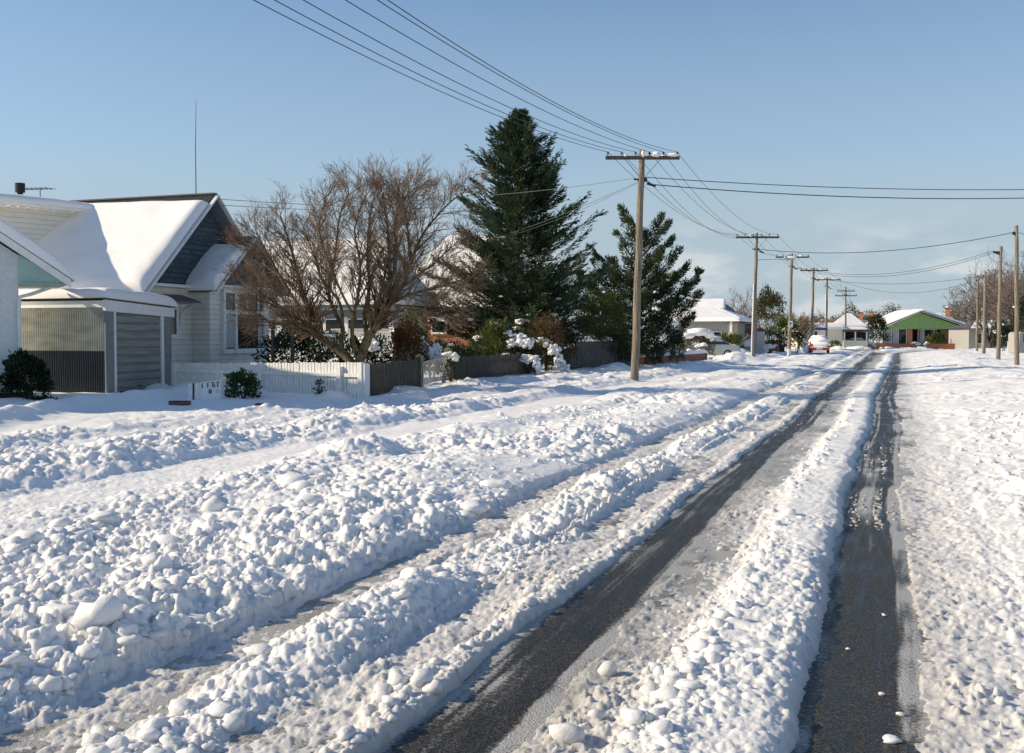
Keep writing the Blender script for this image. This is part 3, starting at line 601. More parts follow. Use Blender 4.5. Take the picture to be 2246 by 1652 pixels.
# ---- white house at the left edge: only its corner and eave are in the picture
def corner_house():
    C=atd(45,880,25.9); C=Vector((C.x,C.y,0))
    v=(C.normalized()); ang=math.radians(4); v=Vector((v.x*math.cos(ang)-v.y*math.sin(ang),v.x*math.sin(ang)+v.y*math.cos(ang),0)); u=Vector((v.y,-v.x,0))
    xf=Matrix(((u.x,v.x,0,C.x),(u.y,v.y,0,C.y),(0,0,1,0),(0,0,0,1)))
    T=thing('roughcast_house',C,'white roughcast house at the left edge with a mint green eave and gable snow','house')
    run=8.0; tip=1.12; ez=3.02; pit=.70; rz=ez+run*pit; ru=tip-run; D=1.9; ov=.55  # unseen gable enlarged to cast the yard shadow; kept thin to let sun past
    m=MB(xf); m.prism([(0,0,0),(0,0,ez+tip*pit-.12),(ru,0,rz-.2),(2*ru,0,ez+tip*pit-.1),(2*ru,0,0)],(0,D,0)); m.build('wall',M['stucco'],T)
    m=MB(xf)
    for s in(1,-1):
        e=tip if s>0 else 2*ru-tip
        m.prism([(e,-ov,ez),(ru,-ov,rz),(ru,-ov,rz+.07),(e,-ov,ez+.07)],(0,D+2*ov,0))
    m.build('roof',M['iron_dark'],T)
    m=MB(xf); m.prism([(tip-.02,-ov+.03,ez-.02),(ru,-ov+.03,rz-.02),(ru,-ov+.03,rz-.06),(tip-.02,-ov+.03,ez-.06)],(0,ov-.03,0))
    m.prism([(tip-.03,-ov+.06,ez-.03),(0,-.03,ez-.03),(0,-.03,ez+tip*pit-.1)],(0,.02,0)); m.prism([(tip-.05,-ov+.05,ez-.06),(-.02,-ov+.05,ez-.06),(-.02,D,ez-.06),(tip-.05,D,ez-.06)],(0,0,.02)); m.build('soffit',M['mint'],T)
    m=MB(xf); m.prism([(tip+.02,-ov-.025,ez-.13),(ru,-ov-.025,rz-.13),(ru,-ov-.025,rz+.07),(tip+.02,-ov-.025,ez+.07)],(0,.05,0)); m.build('bargeboard',M['trim'],T)
    m=MB(xf); m.tube([(.75,.2,ez-.1),(.30,.05,ez-.28),(.02,-.06,ez-.36),(.0,-.07,ez-.6),(.0,-.07,.1)],.045,8); m.build('downpipe',M['trim'],T)
    P=lambda a,b,c: xf@Vector((a,b,c))
    snow_slab('roof_snow',P(tip+.1,-ov-.08,ez+.04),P(tip+.1,D,ez+.04),P(ru,D,rz+.07),P(ru,-ov-.08,rz+.07),.30,T,60,60,40,14,.2,11)
    nrm=xf.to_3x3()@Vector((pit,0,1)).normalized()
corner_house()

# ---- snow roofed villa behind the bare tree
def villa():
    y=40.3; a=aty(540,672,y); b=aty(866,672,y); e=a.z
    T=thing('villa',((a.x+b.x)/2,y,0),'villa with a wide snow covered roof and a white glazed verandah behind the bare tree','house')
    x0,x1=a.x,b.x; ry=y+2.25; r0=aty(575,538,ry); r1=aty(848,538,ry); rz=r0.z
    m=MB(); m.add([(x0,y,e),(x1,y,e),(r1.x,ry,rz),(r0.x,ry,rz),(x0,2*ry-y,e),(x1,2*ry-y,e)],[(0,1,2,3),(1,5,2),(5,4,3,2),(4,0,3)]); m.build('roof',M['iron_dark'],T)
    snow_slab('roof_snow',(x0-.1,y-.12,e+.02),(x1+.1,y-.12,e+.02),(r1.x+.05,ry,rz+.02),(r0.x-.05,ry,rz+.02),.26,T,60,40,30,30,.25,14)
    snow_slab('hip_snow',(x1+.1,y-.1,e+.02),(x1+.1,2*ry-y,e+.02),(r1.x+.02,ry+.05,rz+.01),(r1.x+.02,ry-.05,rz+.01),.22,T,30,30,20,20,.25,15)
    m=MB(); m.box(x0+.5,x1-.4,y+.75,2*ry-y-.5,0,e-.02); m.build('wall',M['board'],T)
    m=MB(); m.box(x0,x1,y-.03,y+.02,e-.2,e); m.box(x0+.1,x1-.1,y+.4,y+.55,e-.55,e-.02); m.build('fascia',M['greysheet'],T)
    xs=[x0+.35+i*(x1-x0-.7)/6 for i in range(7)]
    m0=MB(); m0.box(x0+.3,x1-.3,y+.42,y+.55,0,.75); m0.build('verandah_dado',M['trim'],T)
    for i in range(6):
        window(T,(xs[i]+.14,y+.42,.85),(1,0,0),(0,-1,0),xs[i+1]-xs[i]-.28,e-.62-.85,cols=(1,1,1,1),rows=(1.15,.42),fr=.05,th=.05,mull=.035,sill=False,curtains=((.02,.98,.0,.7),))
    for x in xs:
        p=MB(); p.box(x-.09,x+.09,y+.36,y+.44,0,e-.5); p.build('verandah_post',M['trim'],T)
villa()

# ---- red brick house behind the conifer
def brick_house():
    y=50.0; a=aty(880,682,y); b=aty(1085,682,y); e=a.z+.25
    T=thing('brick_house',((a.x+b.x)/2,y,0),'red brick house with a white window blind half hidden by the big conifer','house')
    x0,x1=a.x+.5,b.x-.4
    m=MB(); m.box(aty(931,700,y).x,x1,y,y+8,0,e); m.build('wall',M['brick'],T)
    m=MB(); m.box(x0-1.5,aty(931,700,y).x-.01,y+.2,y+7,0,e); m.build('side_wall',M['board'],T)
    window(T,(aty(906,740,y).x-.2,y+.2,.75),(1,0,0),(0,-1,0),.95,1.5,cols=(1,1),fr=.05,sill=False)
    wp=aty(949,729,y); wq=aty(978,705,y)
    wo=window(T,wp,(1,0,0),(0,-1,0),wq.x-wp.x,wq.z-wp.z,fr=.05,label='window under a raised white blind')
    bl=MB(); p=aty(941,705,y); q=aty(977,695,y); bl.box(p.x,q.x,y-.16,y-.02,p.z,q.z); bl.build('blind_box',M['trim'],wo)
    ry=y+4; rz=aty(1010,520,ry).z; c0=aty(985,520,ry).x; c1=aty(1120,520,ry).x
    m=MB(); m.add([(x0-2,y-.5,e-.1),(x1+.5,y-.5,e-.1),(c1,ry,rz),(c0,ry,rz),(x0-2,ry+4.5,e-.1),(x1+.5,ry+4.5,e-.1)],[(0,1,2,3),(1,5,2),(5,4,3,2),(4,0,3)]); m.build('roof',M['iron_dark'],T)
    snow_slab('roof_snow',(x0-2,y-.6,e-.08),(x1+.5,y-.6,e-.08),(c1,ry,rz),(c0,ry,rz),.25,T,40,30,20,16,.35,17)
    snow_slab('hip_snow',(x1+.55,y-.4,e-.08),(x1+.55,ry+4.5,e-.08),(c1+.02,ry+.1,rz),(c1+.02,ry-.1,rz),.22,T,30,24,16,14,.35,18)
brick_house()

# ---- grey house beyond the cypress
def grey_house():
    y=84.0; T=thing('grey_house',(*gxy(1560,86),0),'grey house with stepped snow roofs beyond the cypress and the parked silver car','house')
    a=aty(1480,706,y); b=aty(1622,706,y); e=a.z
    m=MB(); m.box(a.x+.5,b.x-.6,y+.6,y+8,0,e); m.build('wall',M['greyw'],T)
    p=aty(1593,740,y); q=aty(1626,716,y); m=MB(); m.box(p.x,aty(1615,740,y).x,y+.5,y+.62,.2,e-.1); m.build('tan_panel',M['tan'],T)
    p=aty(1600,718,y); m=MB(); m.box(p.x,p.x+.18,y+.1,y+.5,0,e); m.build('porch_post',M['trim'],T)
    ry=y+5; r0=aty(1520,680,ry); r1=aty(1572,681,ry)
    m=MB(); m.add([(a.x,y,e),(b.x,y,e),(r1.x,ry,r1.z),(r0.x-3,ry,r1.z),(a.x,y+10,e),(b.x,y+10,e)],[(0,1,2,3),(1,5,2),(5,4,3,2),(4,0,3)]); m.build('roof',M['iron_dark'],T)
    snow_slab('roof_snow',(a.x,y-.1,e+.02),(b.x+.1,y-.1,e+.02),(r1.x,ry,r1.z+.02),(r0.x-3,ry,r1.z+.02),.3,T,30,20,20,20,.2,20)
    snow_slab('hip_snow',(b.x+.1,y,e+.02),(b.x+.1,y+10,e+.02),(r1.x+.02,ry+.1,r1.z+.02),(r1.x+.02,ry-.1,r1.z+.02),.28,T,24,20,16,16,.2,19)
    y2=y+4.2; c=aty(1520,682,y2); d=aty(1590,682,y2); t0=aty(1524,656,y2+3.5); t1=aty(1592,656,y2+3.5)
    m=MB(); m.add([(c.x,y2,c.z-.5),(d.x,y2,c.z-.5),(t1.x-.2,y2+3.5,t1.z-.2),(t0.x,y2+3.5,t1.z-.2),(d.x+.6,y2+7,c.z-.5),(c.x,y2+7,c.z-.5)],[(0,1,2,3),(1,4,2),(4,5,3,2),(5,0,3)]); m.build('upper_roof',M['iron_dark'],T)
    snow_slab('upper_roof_snow',(c.x,y2-.1,c.z-.45),(d.x,y2-.1,c.z-.45),(t1.x,y2+3.5,t1.z-.18),(t0.x,y2+3.5,t1.z-.18),.3,T,30,20,20,20,.2,21)
    window(T,(aty(1535,735,y).x,y+.6,.9),(1,0,0),(0,-1,0),1.6,1.1,cols=(1,1),fr=.06)
grey_house()

# ---- cream flat roofed house with the oval window at the junction
def cream_house():
    d=124; o=atd(1757,HY,d); T=thing('cream_house',(o.x,o.y,0),'cream flat roofed house with an oval window and a dark carport at the far junction','house')
    P=lambda px,off=0: (atd(px,HY,d+off))
    W=lambda px,py,off=0: atd(px,py,d+off)
    z1=W(1800,722).z; a=P(1757);b=P(1848);c=P(1902)
    m=MB(); m.prism([(a.x,a.y,0),(b.x,b.y,0),(b.x,b.y,z1),(a.x,a.y,z1)],FW*7); m.build('wall',M['cream'],T)
    m=MB(); m.prism([(P(1744).x,P(1744).y,z1),(P(1852).x,P(1852).y,z1),(P(1852).x,P(1852).y,z1+.25),(P(1744).x,P(1744).y,z1+.25)],FW*8-FW*.0); m.build('flat_roof',M['trim'],T)
    q0=P(1742)-FW*.3; q1=P(1853)-FW*.3
    snow_slab('flat_roof_snow',(q0.x,q0.y,z1+.25),(q1.x,q1.y,z1+.25),(q1+FW*8.5)+UP*(z1+.25-q1.z),(q0+FW*8.5)+UP*(z1+.25-q0.z),.5,T,30,14,14,8,.25,23)
    w0=W(1763,748)-FW*.02; window(T,w0,RT,-FW,.85*1,1.2,cols=(1,),fr=.1,curtains=((.02,.98,0,1),),sill=False)
    w1=W(1773,748)-FW*.02; window(T,w1,RT,-FW,.5,1.2,cols=(1,),fr=.1,curtains=((.02,.98,0,1),),sill=False)
    ov=W(1789,735)-FW*.03; m=MB(); N=24
    f=[ov+RT*(.34*math.cos(t))+UP*(.62*math.sin(t)) for t in np.linspace(0,2*math.pi,N,False)]; g=[ov-FW*.05+RT*(.22*math.cos(t))+UP*(.48*math.sin(t)) for t in np.linspace(0,2*math.pi,N,False)]
    m.prism(f,-FW*.04); wo=m.build('oval_window',M['trim'],T); m=MB(); m.poly(g); m.build('pane',M['glass'],wo)
    # carport to the right
    m=MB(); z2=W(1870,728).z; m.prism([(b+FW*.3)*1,(c+FW*.3)*1,(c+FW*.3)+UP*0,(b+FW*.3)][:2]+[Vector(((c+FW*.3).x,(c+FW*.3).y,z2)),Vector(((b+FW*.3).x,(b+FW*.3).y,z2))],FW*.2)
    for q in(P(1852),P(1876),P(1901)): m=MB(); m.tube([(q.x,q.y,0),(q.x,q.y,z2)],.09,8); m.build('carport_post',M['trim'],T)
    m=MB(); bb=P(1849,-.2);cc=P(1905,-.2); m.prism([(bb.x,bb.y,z2),(cc.x,cc.y,z2),(cc.x,cc.y,z2+.28),(bb.x,bb.y,z2+.28)],FW*5); m.build('carport_roof',M['brick_dark'],T)
    snow_slab('carport_snow',(bb.x,bb.y,z2+.28),(cc.x,cc.y,z2+.28),(cc+FW*5)+UP*(z2+.28-cc.z),(bb+FW*5)+UP*(z2+.28-bb.z),.3,T,20,10,14,8,.2,24)
    m=MB(); b5=P(1849,5);c5=P(1905,5); m.prism([(b5.x,b5.y,0),(c5.x,c5.y,0),(c5.x,c5.y,z2),(b5.x,b5.y,z2)],FW*.2); m.build('carport_back_wall',M['black'],T)
    # low cream garden wall in front of the carport
    m=MB(); b2=P(1850,-2);c2=P(1900,-2); zz=W(1870,747,-2).z; m.prism([(b2.x,b2.y,0),(c2.x,c2.y,0),(c2.x,c2.y,zz),(b2.x,b2.y,zz)],FW*.2); m.build('porch_wall',M['cream'],T)
cream_house()
def hip_house():
    d=140; T=thing('hip_roofed_house',(*gxy(1862,142),0),'house with a pyramid snow roof and brick chimneys behind the cream house','house')
    W=lambda px,py,off=0: atd(px,py,d+off)
    pk=W(1861,690,5); l=W(1818,717);r=W(1905,717); e=l.z
    bl=l+FW*10+RT*.0; br=r+FW*10
    m=MB(); m.add([l,r,br+UP*(e-br.z),bl+UP*(e-bl.z),pk-RT*.4,pk+RT*.4],[(0,1,5,4),(1,2,5),(2,3,4,5),(3,0,4)]); m.build('roof',M['brick_dark'],T)
    snow_slab('roof_snow',l,r,pk+RT*.3+UP*.03,pk-RT*.3+UP*.03,.25,T,24,20,20,20,.2,25)
    m=MB(); w0=l+RT*.6+FW*.6; w1=r-RT*.6+FW*.6; m.prism([(w0.x,w0.y,0),(w1.x,w1.y,0),(w1.x,w1.y,e),(w0.x,w0.y,e)],FW*9); m.build('wall',M['brick'],T)
    window(T,w0+RT*1.2-UP*1.9-FW*.02,RT,-FW,1.4,1.1,cols=(1,1))
    for px,w,z in((1888,.55,701),(1911,.6,699)):
        q=W(px,z,7); m=MB(); m.box(q.x-w/2,q.x+w/2,q.y-w/2,q.y+w/2,e,q.z+.9); ch=m.build('chimney',M['brick_orange'],T)
        m=MB(); m.box(q.x-w/2-.06,q.x+w/2+.06,q.y-w/2-.06,q.y+w/2+.06,q.z+.9,q.z+1.0); m.build('chimney_cap',M['brick_dark'],ch)
hip_house()

# ---- green gabled brick house closing the street
def green_house():
    d=142; W=lambda px,py,off=0: atd(px,py,d+off); o=W(2018,737)
    T=thing('green_gabled_house',(o.x,o.y,0),'orange brick house with a bright green boarded gable closing the end of the street','house')
    G=lambda px,off=0:Vector((W(px,HY,off).x,W(px,HY,off).y,0))
    e=W(1940,721).z; ap=W(2018,686); l=W(1938,720); r=W(2122,721)
    zb=W(2018,721).z
    # scalloped lower edge
    pts=[]; n=40
    for i in range(n+1):
        t=i/n; p=W(1940+t*180,721); pts.append(Vector((p.x,p.y,zb-.10*abs(math.sin(math.pi*t*20)))))
    m=MB(); m.prism(pts+[Vector((r.x,r.y,zb+.05)),ap,Vector((l.x,l.y,zb+.05))],FW*.08); g=m.build('gable',M['greenpaint'],T)
    m=MB(); m.obox(Vector((ap.x,ap.y,zb))-FW*.02,ap-FW*.02-UP*.1,.06,.03,FW); m.build('cover_strip',M['greenpaint'],g)
    for i in range(1): pass
    def rplane(name,p,q,dep,m_,th=.14):
        mb=MB(); mb.prism([p,q,q+UP*th,p+UP*th],FW*dep); return mb.build(name,m_,T)
    L_=W(1936,718)-FW*.5; A_=W(2018,684)-FW*.5; R_=W(2124,719)-FW*.5
    m=MB(); m.prism([L_,A_,A_+UP*.14,L_+UP*.14],FW*9); m.prism([A_,R_,R_+UP*.14,A_+UP*.14],FW*9); m.build('roof',M['iron_dark'],T)
    m=MB(); m.obox(L_-FW*.03+UP*.02,A_-FW*.03+UP*.02,.06,.26,FW); m.obox(A_-FW*.03+UP*.02,R_-FW*.03+UP*.02,.06,.26,FW); m.build('bargeboard',M['trim'],T)
    snow_slab('roof_snow',L_-RT*.3+UP*.1-FW*.1,A_+UP*.16-FW*.1,A_+UP*.16+FW*9,L_-RT*.3+UP*.1+FW*9,.34,T,30,20,16,16,.2,26)
    snow_slab('roof_snow',A_+UP*.16-FW*.1,R_+RT*.3+UP*.1-FW*.1,R_+RT*.3+UP*.1+FW*9,A_+UP*.16+FW*9,.34,T,30,20,16,16,.2,27)
    # walls
    def wall(px0,px1,z0,z1,off,m_,name,dep=.25):
        a=G(px0,off);b=G(px1,off); mb=MB(); mb.prism([a+UP*z0,b+UP*z0,b+UP*z1,a+UP*z1],FW*dep); return mb.build(name,m_,T)
    wall(1936,1989,0,.55,.3,M['brick_orange'],'wall'); wall(1988.5,2001,0,zb,.2,M['brick_orange'],'brick_pier')
    wall(2063,2085,0,zb,1.2,M['brick'],'brick_pier'); wall(2000,2126,0,.8,1.5,M['brick'],'wall')
    wall(1938,2140,0,zb,3.6,M['brick_dark'],'rear_wall')
    m=MB(); a=G(1938,.4);b=G(2126,.4); m.prism([a+UP*zb,b+UP*zb,b+FW*8+UP*zb,a+FW*8+UP*zb],UP*.05); m.build('ceiling_board',M['greysheet'],T)
    def win(px0,px1,z0,z1,off,cols,cur=()):
        a=G(px0,off); b=G(px1,off); return window(T,a+UP*z0,RT,-FW,(b-a).length,z1-z0,cols=cols,fr=.1,th=.08,curtains=cur,sill=False,mull=.09)
    win(1941,1987,.6,zb-.1,.3,(1,1,1.2),((.02,.3,0,1),(.36,.6,0,1),))
    win(2014,2063,.85,zb-.15,1.8,(.7,1.6,1),((.05,.28,0,1),))
    win(2086,2122,.85,zb-.15,1.8,(1.2,.5,1))
    # main roof behind with chimney
    y0=8; p=W(2052,709,y0); q=W(2143,719,y0-3); t0=W(2052,690,y0+6); t1=W(2106,690,y0+6)
    m=MB(); m.add([p,q,t1,t0],[(0,1,2,3)]); m.build('rear_roof',M['iron_dark'],T)
    snow_slab('rear_roof_snow',W(2030,712,y0),W(2146,720,y0-3),t1+UP*.05,W(2030,690,y0+6),.3,T,30,20,18,16,.2,28)
    a=W(2126,737,5);b=W(2141,737,5); m=MB(); m.prism([(a.x,a.y,0),(b.x,b.y,0),(b.x,b.y,q.z),(a.x,a.y,q.z)],FW*4); m.build('side_wall',M['greyw'],T)
    window(T,Vector((a.x,a.y,.9))+RT*.12-FW*.02,RT,-FW,.7,1.5,cols=(1,1),fr=.06,sill=False)
    for px,top,w,off,mm in((2078.6,674.5,.62,6,'brick_orange'),(2088,683,.45,12,'brick_orange')):
        c=W(px,top,off); m=MB(); m.box(c.x-w/2,c.x+w/2,c.y-w/2,c.y+w/2,2.8,c.z); ch=m.build('chimney',M[mm],T)
        m=MB(); m.box(c.x-w/2-.05,c.x+w/2+.05,c.y-w/2-.05,c.y+w/2+.05,c.z-.2,c.z-.08); m.build('chimney_band',M['brick_dark'],ch)
        blobs('chimney_snow',[((c.x,c.y,c.z+.03),(w*.45,w*.45,.13))],M['snow'],ch)
green_house()
def white_porch_house():
    d=128; W=lambda px,py,off=0: atd(px,py,d+off); T=thing('porch_house',(*gxy(2165,132),0),'white house with a snowy roof half hidden behind the right hand stub poles','house')
    a=W(2130,720);b=W(2215,720); e=a.z; m=MB(); w0=a+RT*.4+FW*1.5; w1=b+FW*1.5; m.prism([(w0.x,w0.y,0),(w1.x,w1.y,0),(w1.x,w1.y,e),(w0.x,w0.y,e)],FW*6); m.build('wall',M['greyw'],T)
    for k_ in range(1,3): window(T,Vector((w0.x,w0.y,.8))+RT*(1.0+1.5*k_)-FW*.02,RT,-FW,1.0,1.3,cols=(1,),fr=.07)
    t0=W(2140,706,5);t1=W(2205,706,5); m=MB(); m.add([a,b,t1,t0,b+FW*8,a+FW*8],[(0,1,2,3),(1,4,2),(4,5,3,2),(5,0,3)]); m.build('roof',M['iron_dark'],T)
    snow_slab('roof_snow',a,b,t1+UP*.03,t0+UP*.03,.3,T,30,16,18,16,.2,30)
    for px in(2144,2154,2172,2186):
        q=W(px,HY,.2); m=MB(); m.box(q.x-.07,q.x+.07,q.y-.07,q.y+.07,0,e); m.build('porch_post',M['trim'],T)
    window(T,w0+RT*1.0-UP*(e-.8)-FW*.02,RT,-FW,1.2,1.2,cols=(1,1),fr=.07); 
white_porch_house()

# ================================================================== fences, boundary walls, letterboxes
def paling_fence(name,label,cat,p,q,z0,zt,m,n,w=.085,gap=.02,post_every=2.0,side=1,pointed=False,rail_z=(.3,.85),post_m=None,posts=True,top=lambda t:0,group=None,postw=.11,posth=.06,railside=1):
    p=Vector((p[0],p[1],0));q=Vector((q[0],q[1],0)); d=(q-p); Ln=d.length; d.normalize(); nr=Vector((d.y,-d.x,0))
    T=thing(name,(p+q)/2,label,cat,group)
    k=int(Ln/(w+gap)); mb=MB()
    for i in range(k):
        a=p+d*(i*(w+gap)); t=i/k; h=zt+top(t)+random.uniform(-.012,.012); lean=random.uniform(-.008,.008); off=nr*random.uniform(-.004,.004)
        e=a+d*w; u=d*lean
        pts=[a+UP*z0+off,e+UP*z0+off,e+u+UP*(h-(.04 if pointed else 0))+off]+([(a+e)/2+u+UP*h+off] if pointed else [])+[a+u+UP*(h-(.04 if pointed else 0))+off]
        mb.prism(pts,-nr*.018)
    mb.build('palings',m,T)
    for rz in rail_z:
        r=MB(); r.prism([p+nr*(.003*railside)+UP*rz,q+nr*(.003*railside)+UP*(rz+top(1)),q+nr*(.003*railside)+UP*(rz+.085+top(1)),p+nr*(.003*railside)+UP*(rz+.085)],nr*(.06*railside)) if railside>0 else r.prism([p-nr*.02+UP*rz,q-nr*.02+UP*(rz+top(1)),q-nr*.02+UP*(rz+.085+top(1)),p-nr*.02+UP*(rz+.085)],-nr*.045)
        r.build('rail',m,T)
    if posts:
        c=max(1,int(round(Ln/post_every)))
        for i in range(c+1):
            a=p+d*(Ln*i/c)+nr*(.055*railside); b=MB(); b.prism([a-d*postw/2+UP*0-nr*postw/2,a+d*postw/2-nr*postw/2,a+d*postw/2+nr*postw/2,a-d*postw/2+nr*postw/2],UP*(zt+posth+top(i/c))); b.build('post',post_m or m,T)
    return T
WF0=(-18.9,24.5); WF1=(-12.02,22.62)
T=paling_fence('white_fence','white paling fence with flaking paint in front of the bungalow','fence',WF0,WF1,.0,1.06,M['fence_white'],0,w=.088,gap=.022,post_every=3.35,rail_z=(.70,.12),railside=1,postw=.13,posth=.0,top=lambda t:-.13*(1-t))
b=MB(); d_=(Vector((*WF1,0))-Vector((*WF0,0))).normalized(); n_=Vector((d_.y,-d_.x,0)); a=Vector((*WF1,0))-d_*.72+n_*.05
b.prism([a-d_*.07-n_*.07,a+d_*.07-n_*.07,a+d_*.07+n_*.07,a-d_*.07+n_*.07],UP*.95); b.build('post',M['fence_white'],T)
a=Vector((*WF1,0))+d_*.05; b=MB(); b.prism([a-d_*.09-n_*.09,a+d_*.09-n_*.09,a+d_*.09+n_*.09,a-d_*.09+n_*.09],UP*1.03); c_=b.build('post',M['fence_white'],T); c_['label']='thick white corner post'
FX=[(-12.0,22.8),(-12.66,27.2),(-13.05,30.2),(-13.55,40.5)]
paling_fence('paling_fence','short dark paling fence between the white corner post and the pipe gate','fence',FX[0],FX[1],0,1.02,M['fence_dark'],0,w=.085,gap=.025,post_every=2.3,rail_z=(.3,.78),railside=-1,top=lambda t:-.02+.03*t)
paling_fence('paling_fence','long dark paling fence running on from the pipe gate to the snowy hedge','fence',FX[2],FX[3],0,1.02,M['fence_dark'],0,w=.085,gap=.03,post_every=2.4,rail_z=(.3,.78),railside=-1)
# pipe gate
p=Vector((*FX[1],0))+Vector((-.03,.22,0)); q=Vector((*FX[2],0))-Vector((-.03,.2,0)); d=(q-p).normalized()
T=thing('pipe_gate',(p+q)/2,'galvanised pipe gate with upright bars in the dark fence','gate')
m=MB(); zt0,zt1=.93,1.06
m.tube([p+UP*.12,p+UP*zt0,q+UP*zt1,q+UP*.12,p+UP*.12],.022,7); m.build('gate_frame',M['galv'],T)
m=MB(); n=22
for i in range(1,n): a=p+(q-p)*(i/n); m.tube([a+UP*.12,a+UP*(zt0+(zt1-zt0)*i/n)],.008,5)
m.build('bars',M['galv'],T)
for a,h,w,lab,k in((Vector((*FX[1],0))+Vector((-.02,.08,0)),1.12,.17,'square mossy gatepost at the near end of the pipe gate',0),(Vector((*FX[2],0))-Vector((-.02,.06,0)),1.28,.20,'tall mossy gatepost at the far end of the pipe gate',1)):
    T=thing('gatepost',a,lab,'gatepost','gateposts of the pipe gate'); m=MB(); m.box(a.x-w/2,a.x+w/2,a.y-w/2,a.y+w/2,0,h); m.build('shaft',M['post_green'],T)
    m=MB(); m.prism([(a.x-w/2,a.y-w/2,h),(a.x+w/2,a.y-w/2,h),(a.x+w/2,a.y+w/2,h),(a.x-w/2,a.y+w/2,h)],(0,0,.02)); m.add([(a.x-w/2,a.y-w/2,h+.02),(a.x+w/2,a.y-w/2,h+.02),(a.x+w/2,a.y+w/2,h+.02),(a.x-w/2,a.y+w/2,h+.02),(a.x,a.y,h+.07)],[(0,1,4),(1,2,4),(2,3,4),(3,0,4)]); m.build('cap',M['post_green'],T)
# tall grey fence, gate and brick fence further on
g0=gxy(1232,46.3); g1=gxy(1266,47.5); g2=gxy(1402,51)
paling_fence('paling_gate','grey board gate beside the snow covered hedge','gate',g0,g1,.1,1.15,M['fence_grey'],0,w=.09,gap=.012,post_every=9,rail_z=(.3,.85),posts=False)
T=paling_fence('board_fence','tall grey close boarded fence behind the nearest power pole','fence',g1,g2,0,1.45,M['fence_grey'],0,w=.14,gap=.006,post_every=2.6,rail_z=(.3,),railside=-1)
m=MB(); p=Vector((*g1,0));q=Vector((*g2,0)); d=(q-p).normalized(); nr=Vector((d.y,-d.x,0)); m.prism([p+nr*.01+UP*1.12,q+nr*.01+UP*1.12,q+nr*.01+UP*1.2,p+nr*.01+UP*1.2],nr*.04); m.build('rail',M['fence_grey'],T)
b0=gxy(1408,53.5); b1=gxy(1548,66)
T=thing('brick_fence',((b0[0]+b1[0])/2,(b0[1]+b1[1])/2,0),'low dark red brick fence with square pillars just beyond the nearest pole','fence')
p=Vector((*b0,0));q=Vector((*b1,0)); d=(q-p).normalized(); nr=Vector((d.y,-d.x,0))
m=MB(); m.prism([p-nr*.1,q-nr*.1,q-nr*.1+UP*.62,p-nr*.1+UP*.62],nr*.2); m.build('wall',M['brick'],T)
for px,dd,w in((1414,53.8,.42),(1446,56,.42),(1543,65.8,.4)):
    x,y=gxy(px,dd); m=MB(); m.box(x-w/2,x+w/2,y-w/2,y+w/2,0,1.05); pl=m.build('pillar',M['brick_dark'],T)
    blobs('pillar_snow',[((x,y,1.12),(w*.62,w*.62,.16))],M['snow'],pl)
c0=p+UP*.62-nr*.16; c1=q+UP*.62-nr*.16; snow_slab('snow_cap',p+UP*.625+nr*.16,q+UP*.625+nr*.16,q+UP*.625-nr*.16,p+UP*.625-nr*.16,.24,T,60,10,30,4,.5,41)
# brick wall in front of the green gabled house, with gaps
d=134; T=thing('garden_wall',(*gxy(2030,d),0),'low orange brick garden wall in front of the green gabled house','wall')
for i,(a,b,h) in enumerate(((1893,1949,.72),(1951,2012,.66),(2034,2110,.66),(2112,2184,.6))):
    p=Vector((*gxy(a,d-i*.2),0));q=Vector((*gxy(b,d-i*.2),0)); m=MB(); m.prism([p,q,q+UP*h,p+UP*h],FW*.25); w_=m.build('wall_length',M['brick_orange'],T)
    m=MB(); m.prism([p-FW*.03+UP*h,q-FW*.03+UP*h,q-FW*.03+UP*(h+.07),p-FW*.03+UP*(h+.07)],FW*.31); m.build('coping',M['brick'],w_)
# letterbox with slots and panel, leaning boards beside it
def letterbox():
    y=20.3; o=aty(438,882,y); T=thing('letterbox',(o.x,y,0),'white letterbox panel with black slots on two boards by the white fence','letterbox')
    dd=RT
    P=lambda px,py,off=0:(atd(px,py,(y*math.cos(A)-o.x*math.sin(A))-off))
    def panel(name,px0,px1,py0,py1,off,th,m,parent,tilt=0):
        a=P(px0,py1,off);b=P(px1,py1,off);c=P(px1,py0-tilt,off);e=P(px0,py0,off); mb=MB(); mb.prism([a,b,c,e],FW*th); return mb.build(name,m,parent)
    bx=panel('box',438,483.5,841,884,0,.35,M['trim'],T,5)
    l=P(436,842,.02); r=P(485,836,.02); mb=MB(); mb.prism([l,r,r+UP*.025,l+UP*.025],FW*.42); mb.build('lid',M['trim'],bx)
    panel('board',413,421.5,841.5,892,.02,.05,M['fence_white'],T); panel('board',426.5,437.5,840,890,.02,.05,M['fence_white'],T); panel('rear_board',421,427,841,892,-.03,.04,M['fence_grey'],T)
    for i,px in enumerate((443.5,455.5,466.5,477.5)):
        s=panel('mail_slot',px-3.2,px+3.2,839.4-i*.8,841.2-i*.8,.012,.01,M['black'],bx)
        panel('number_bar',px-1.1,px+.9,841.6-i*.8,851-i*.8,.012,.01,M['black'] if i in(1,3) else M['steel'],bx)
    st=panel('sticker',466,471.5,843,849,.02,.01,M['redpaint'],bx); panel('sticker',467.5,470,844.5,846,.026,.005,M['trim'],bx)
    panel('picture_tile',457.5,464,854,863,.012,.01,M['post_green'],bx)
    panel('sticker',474,480,855,862,.012,.01,M['conc'],bx)
letterbox()
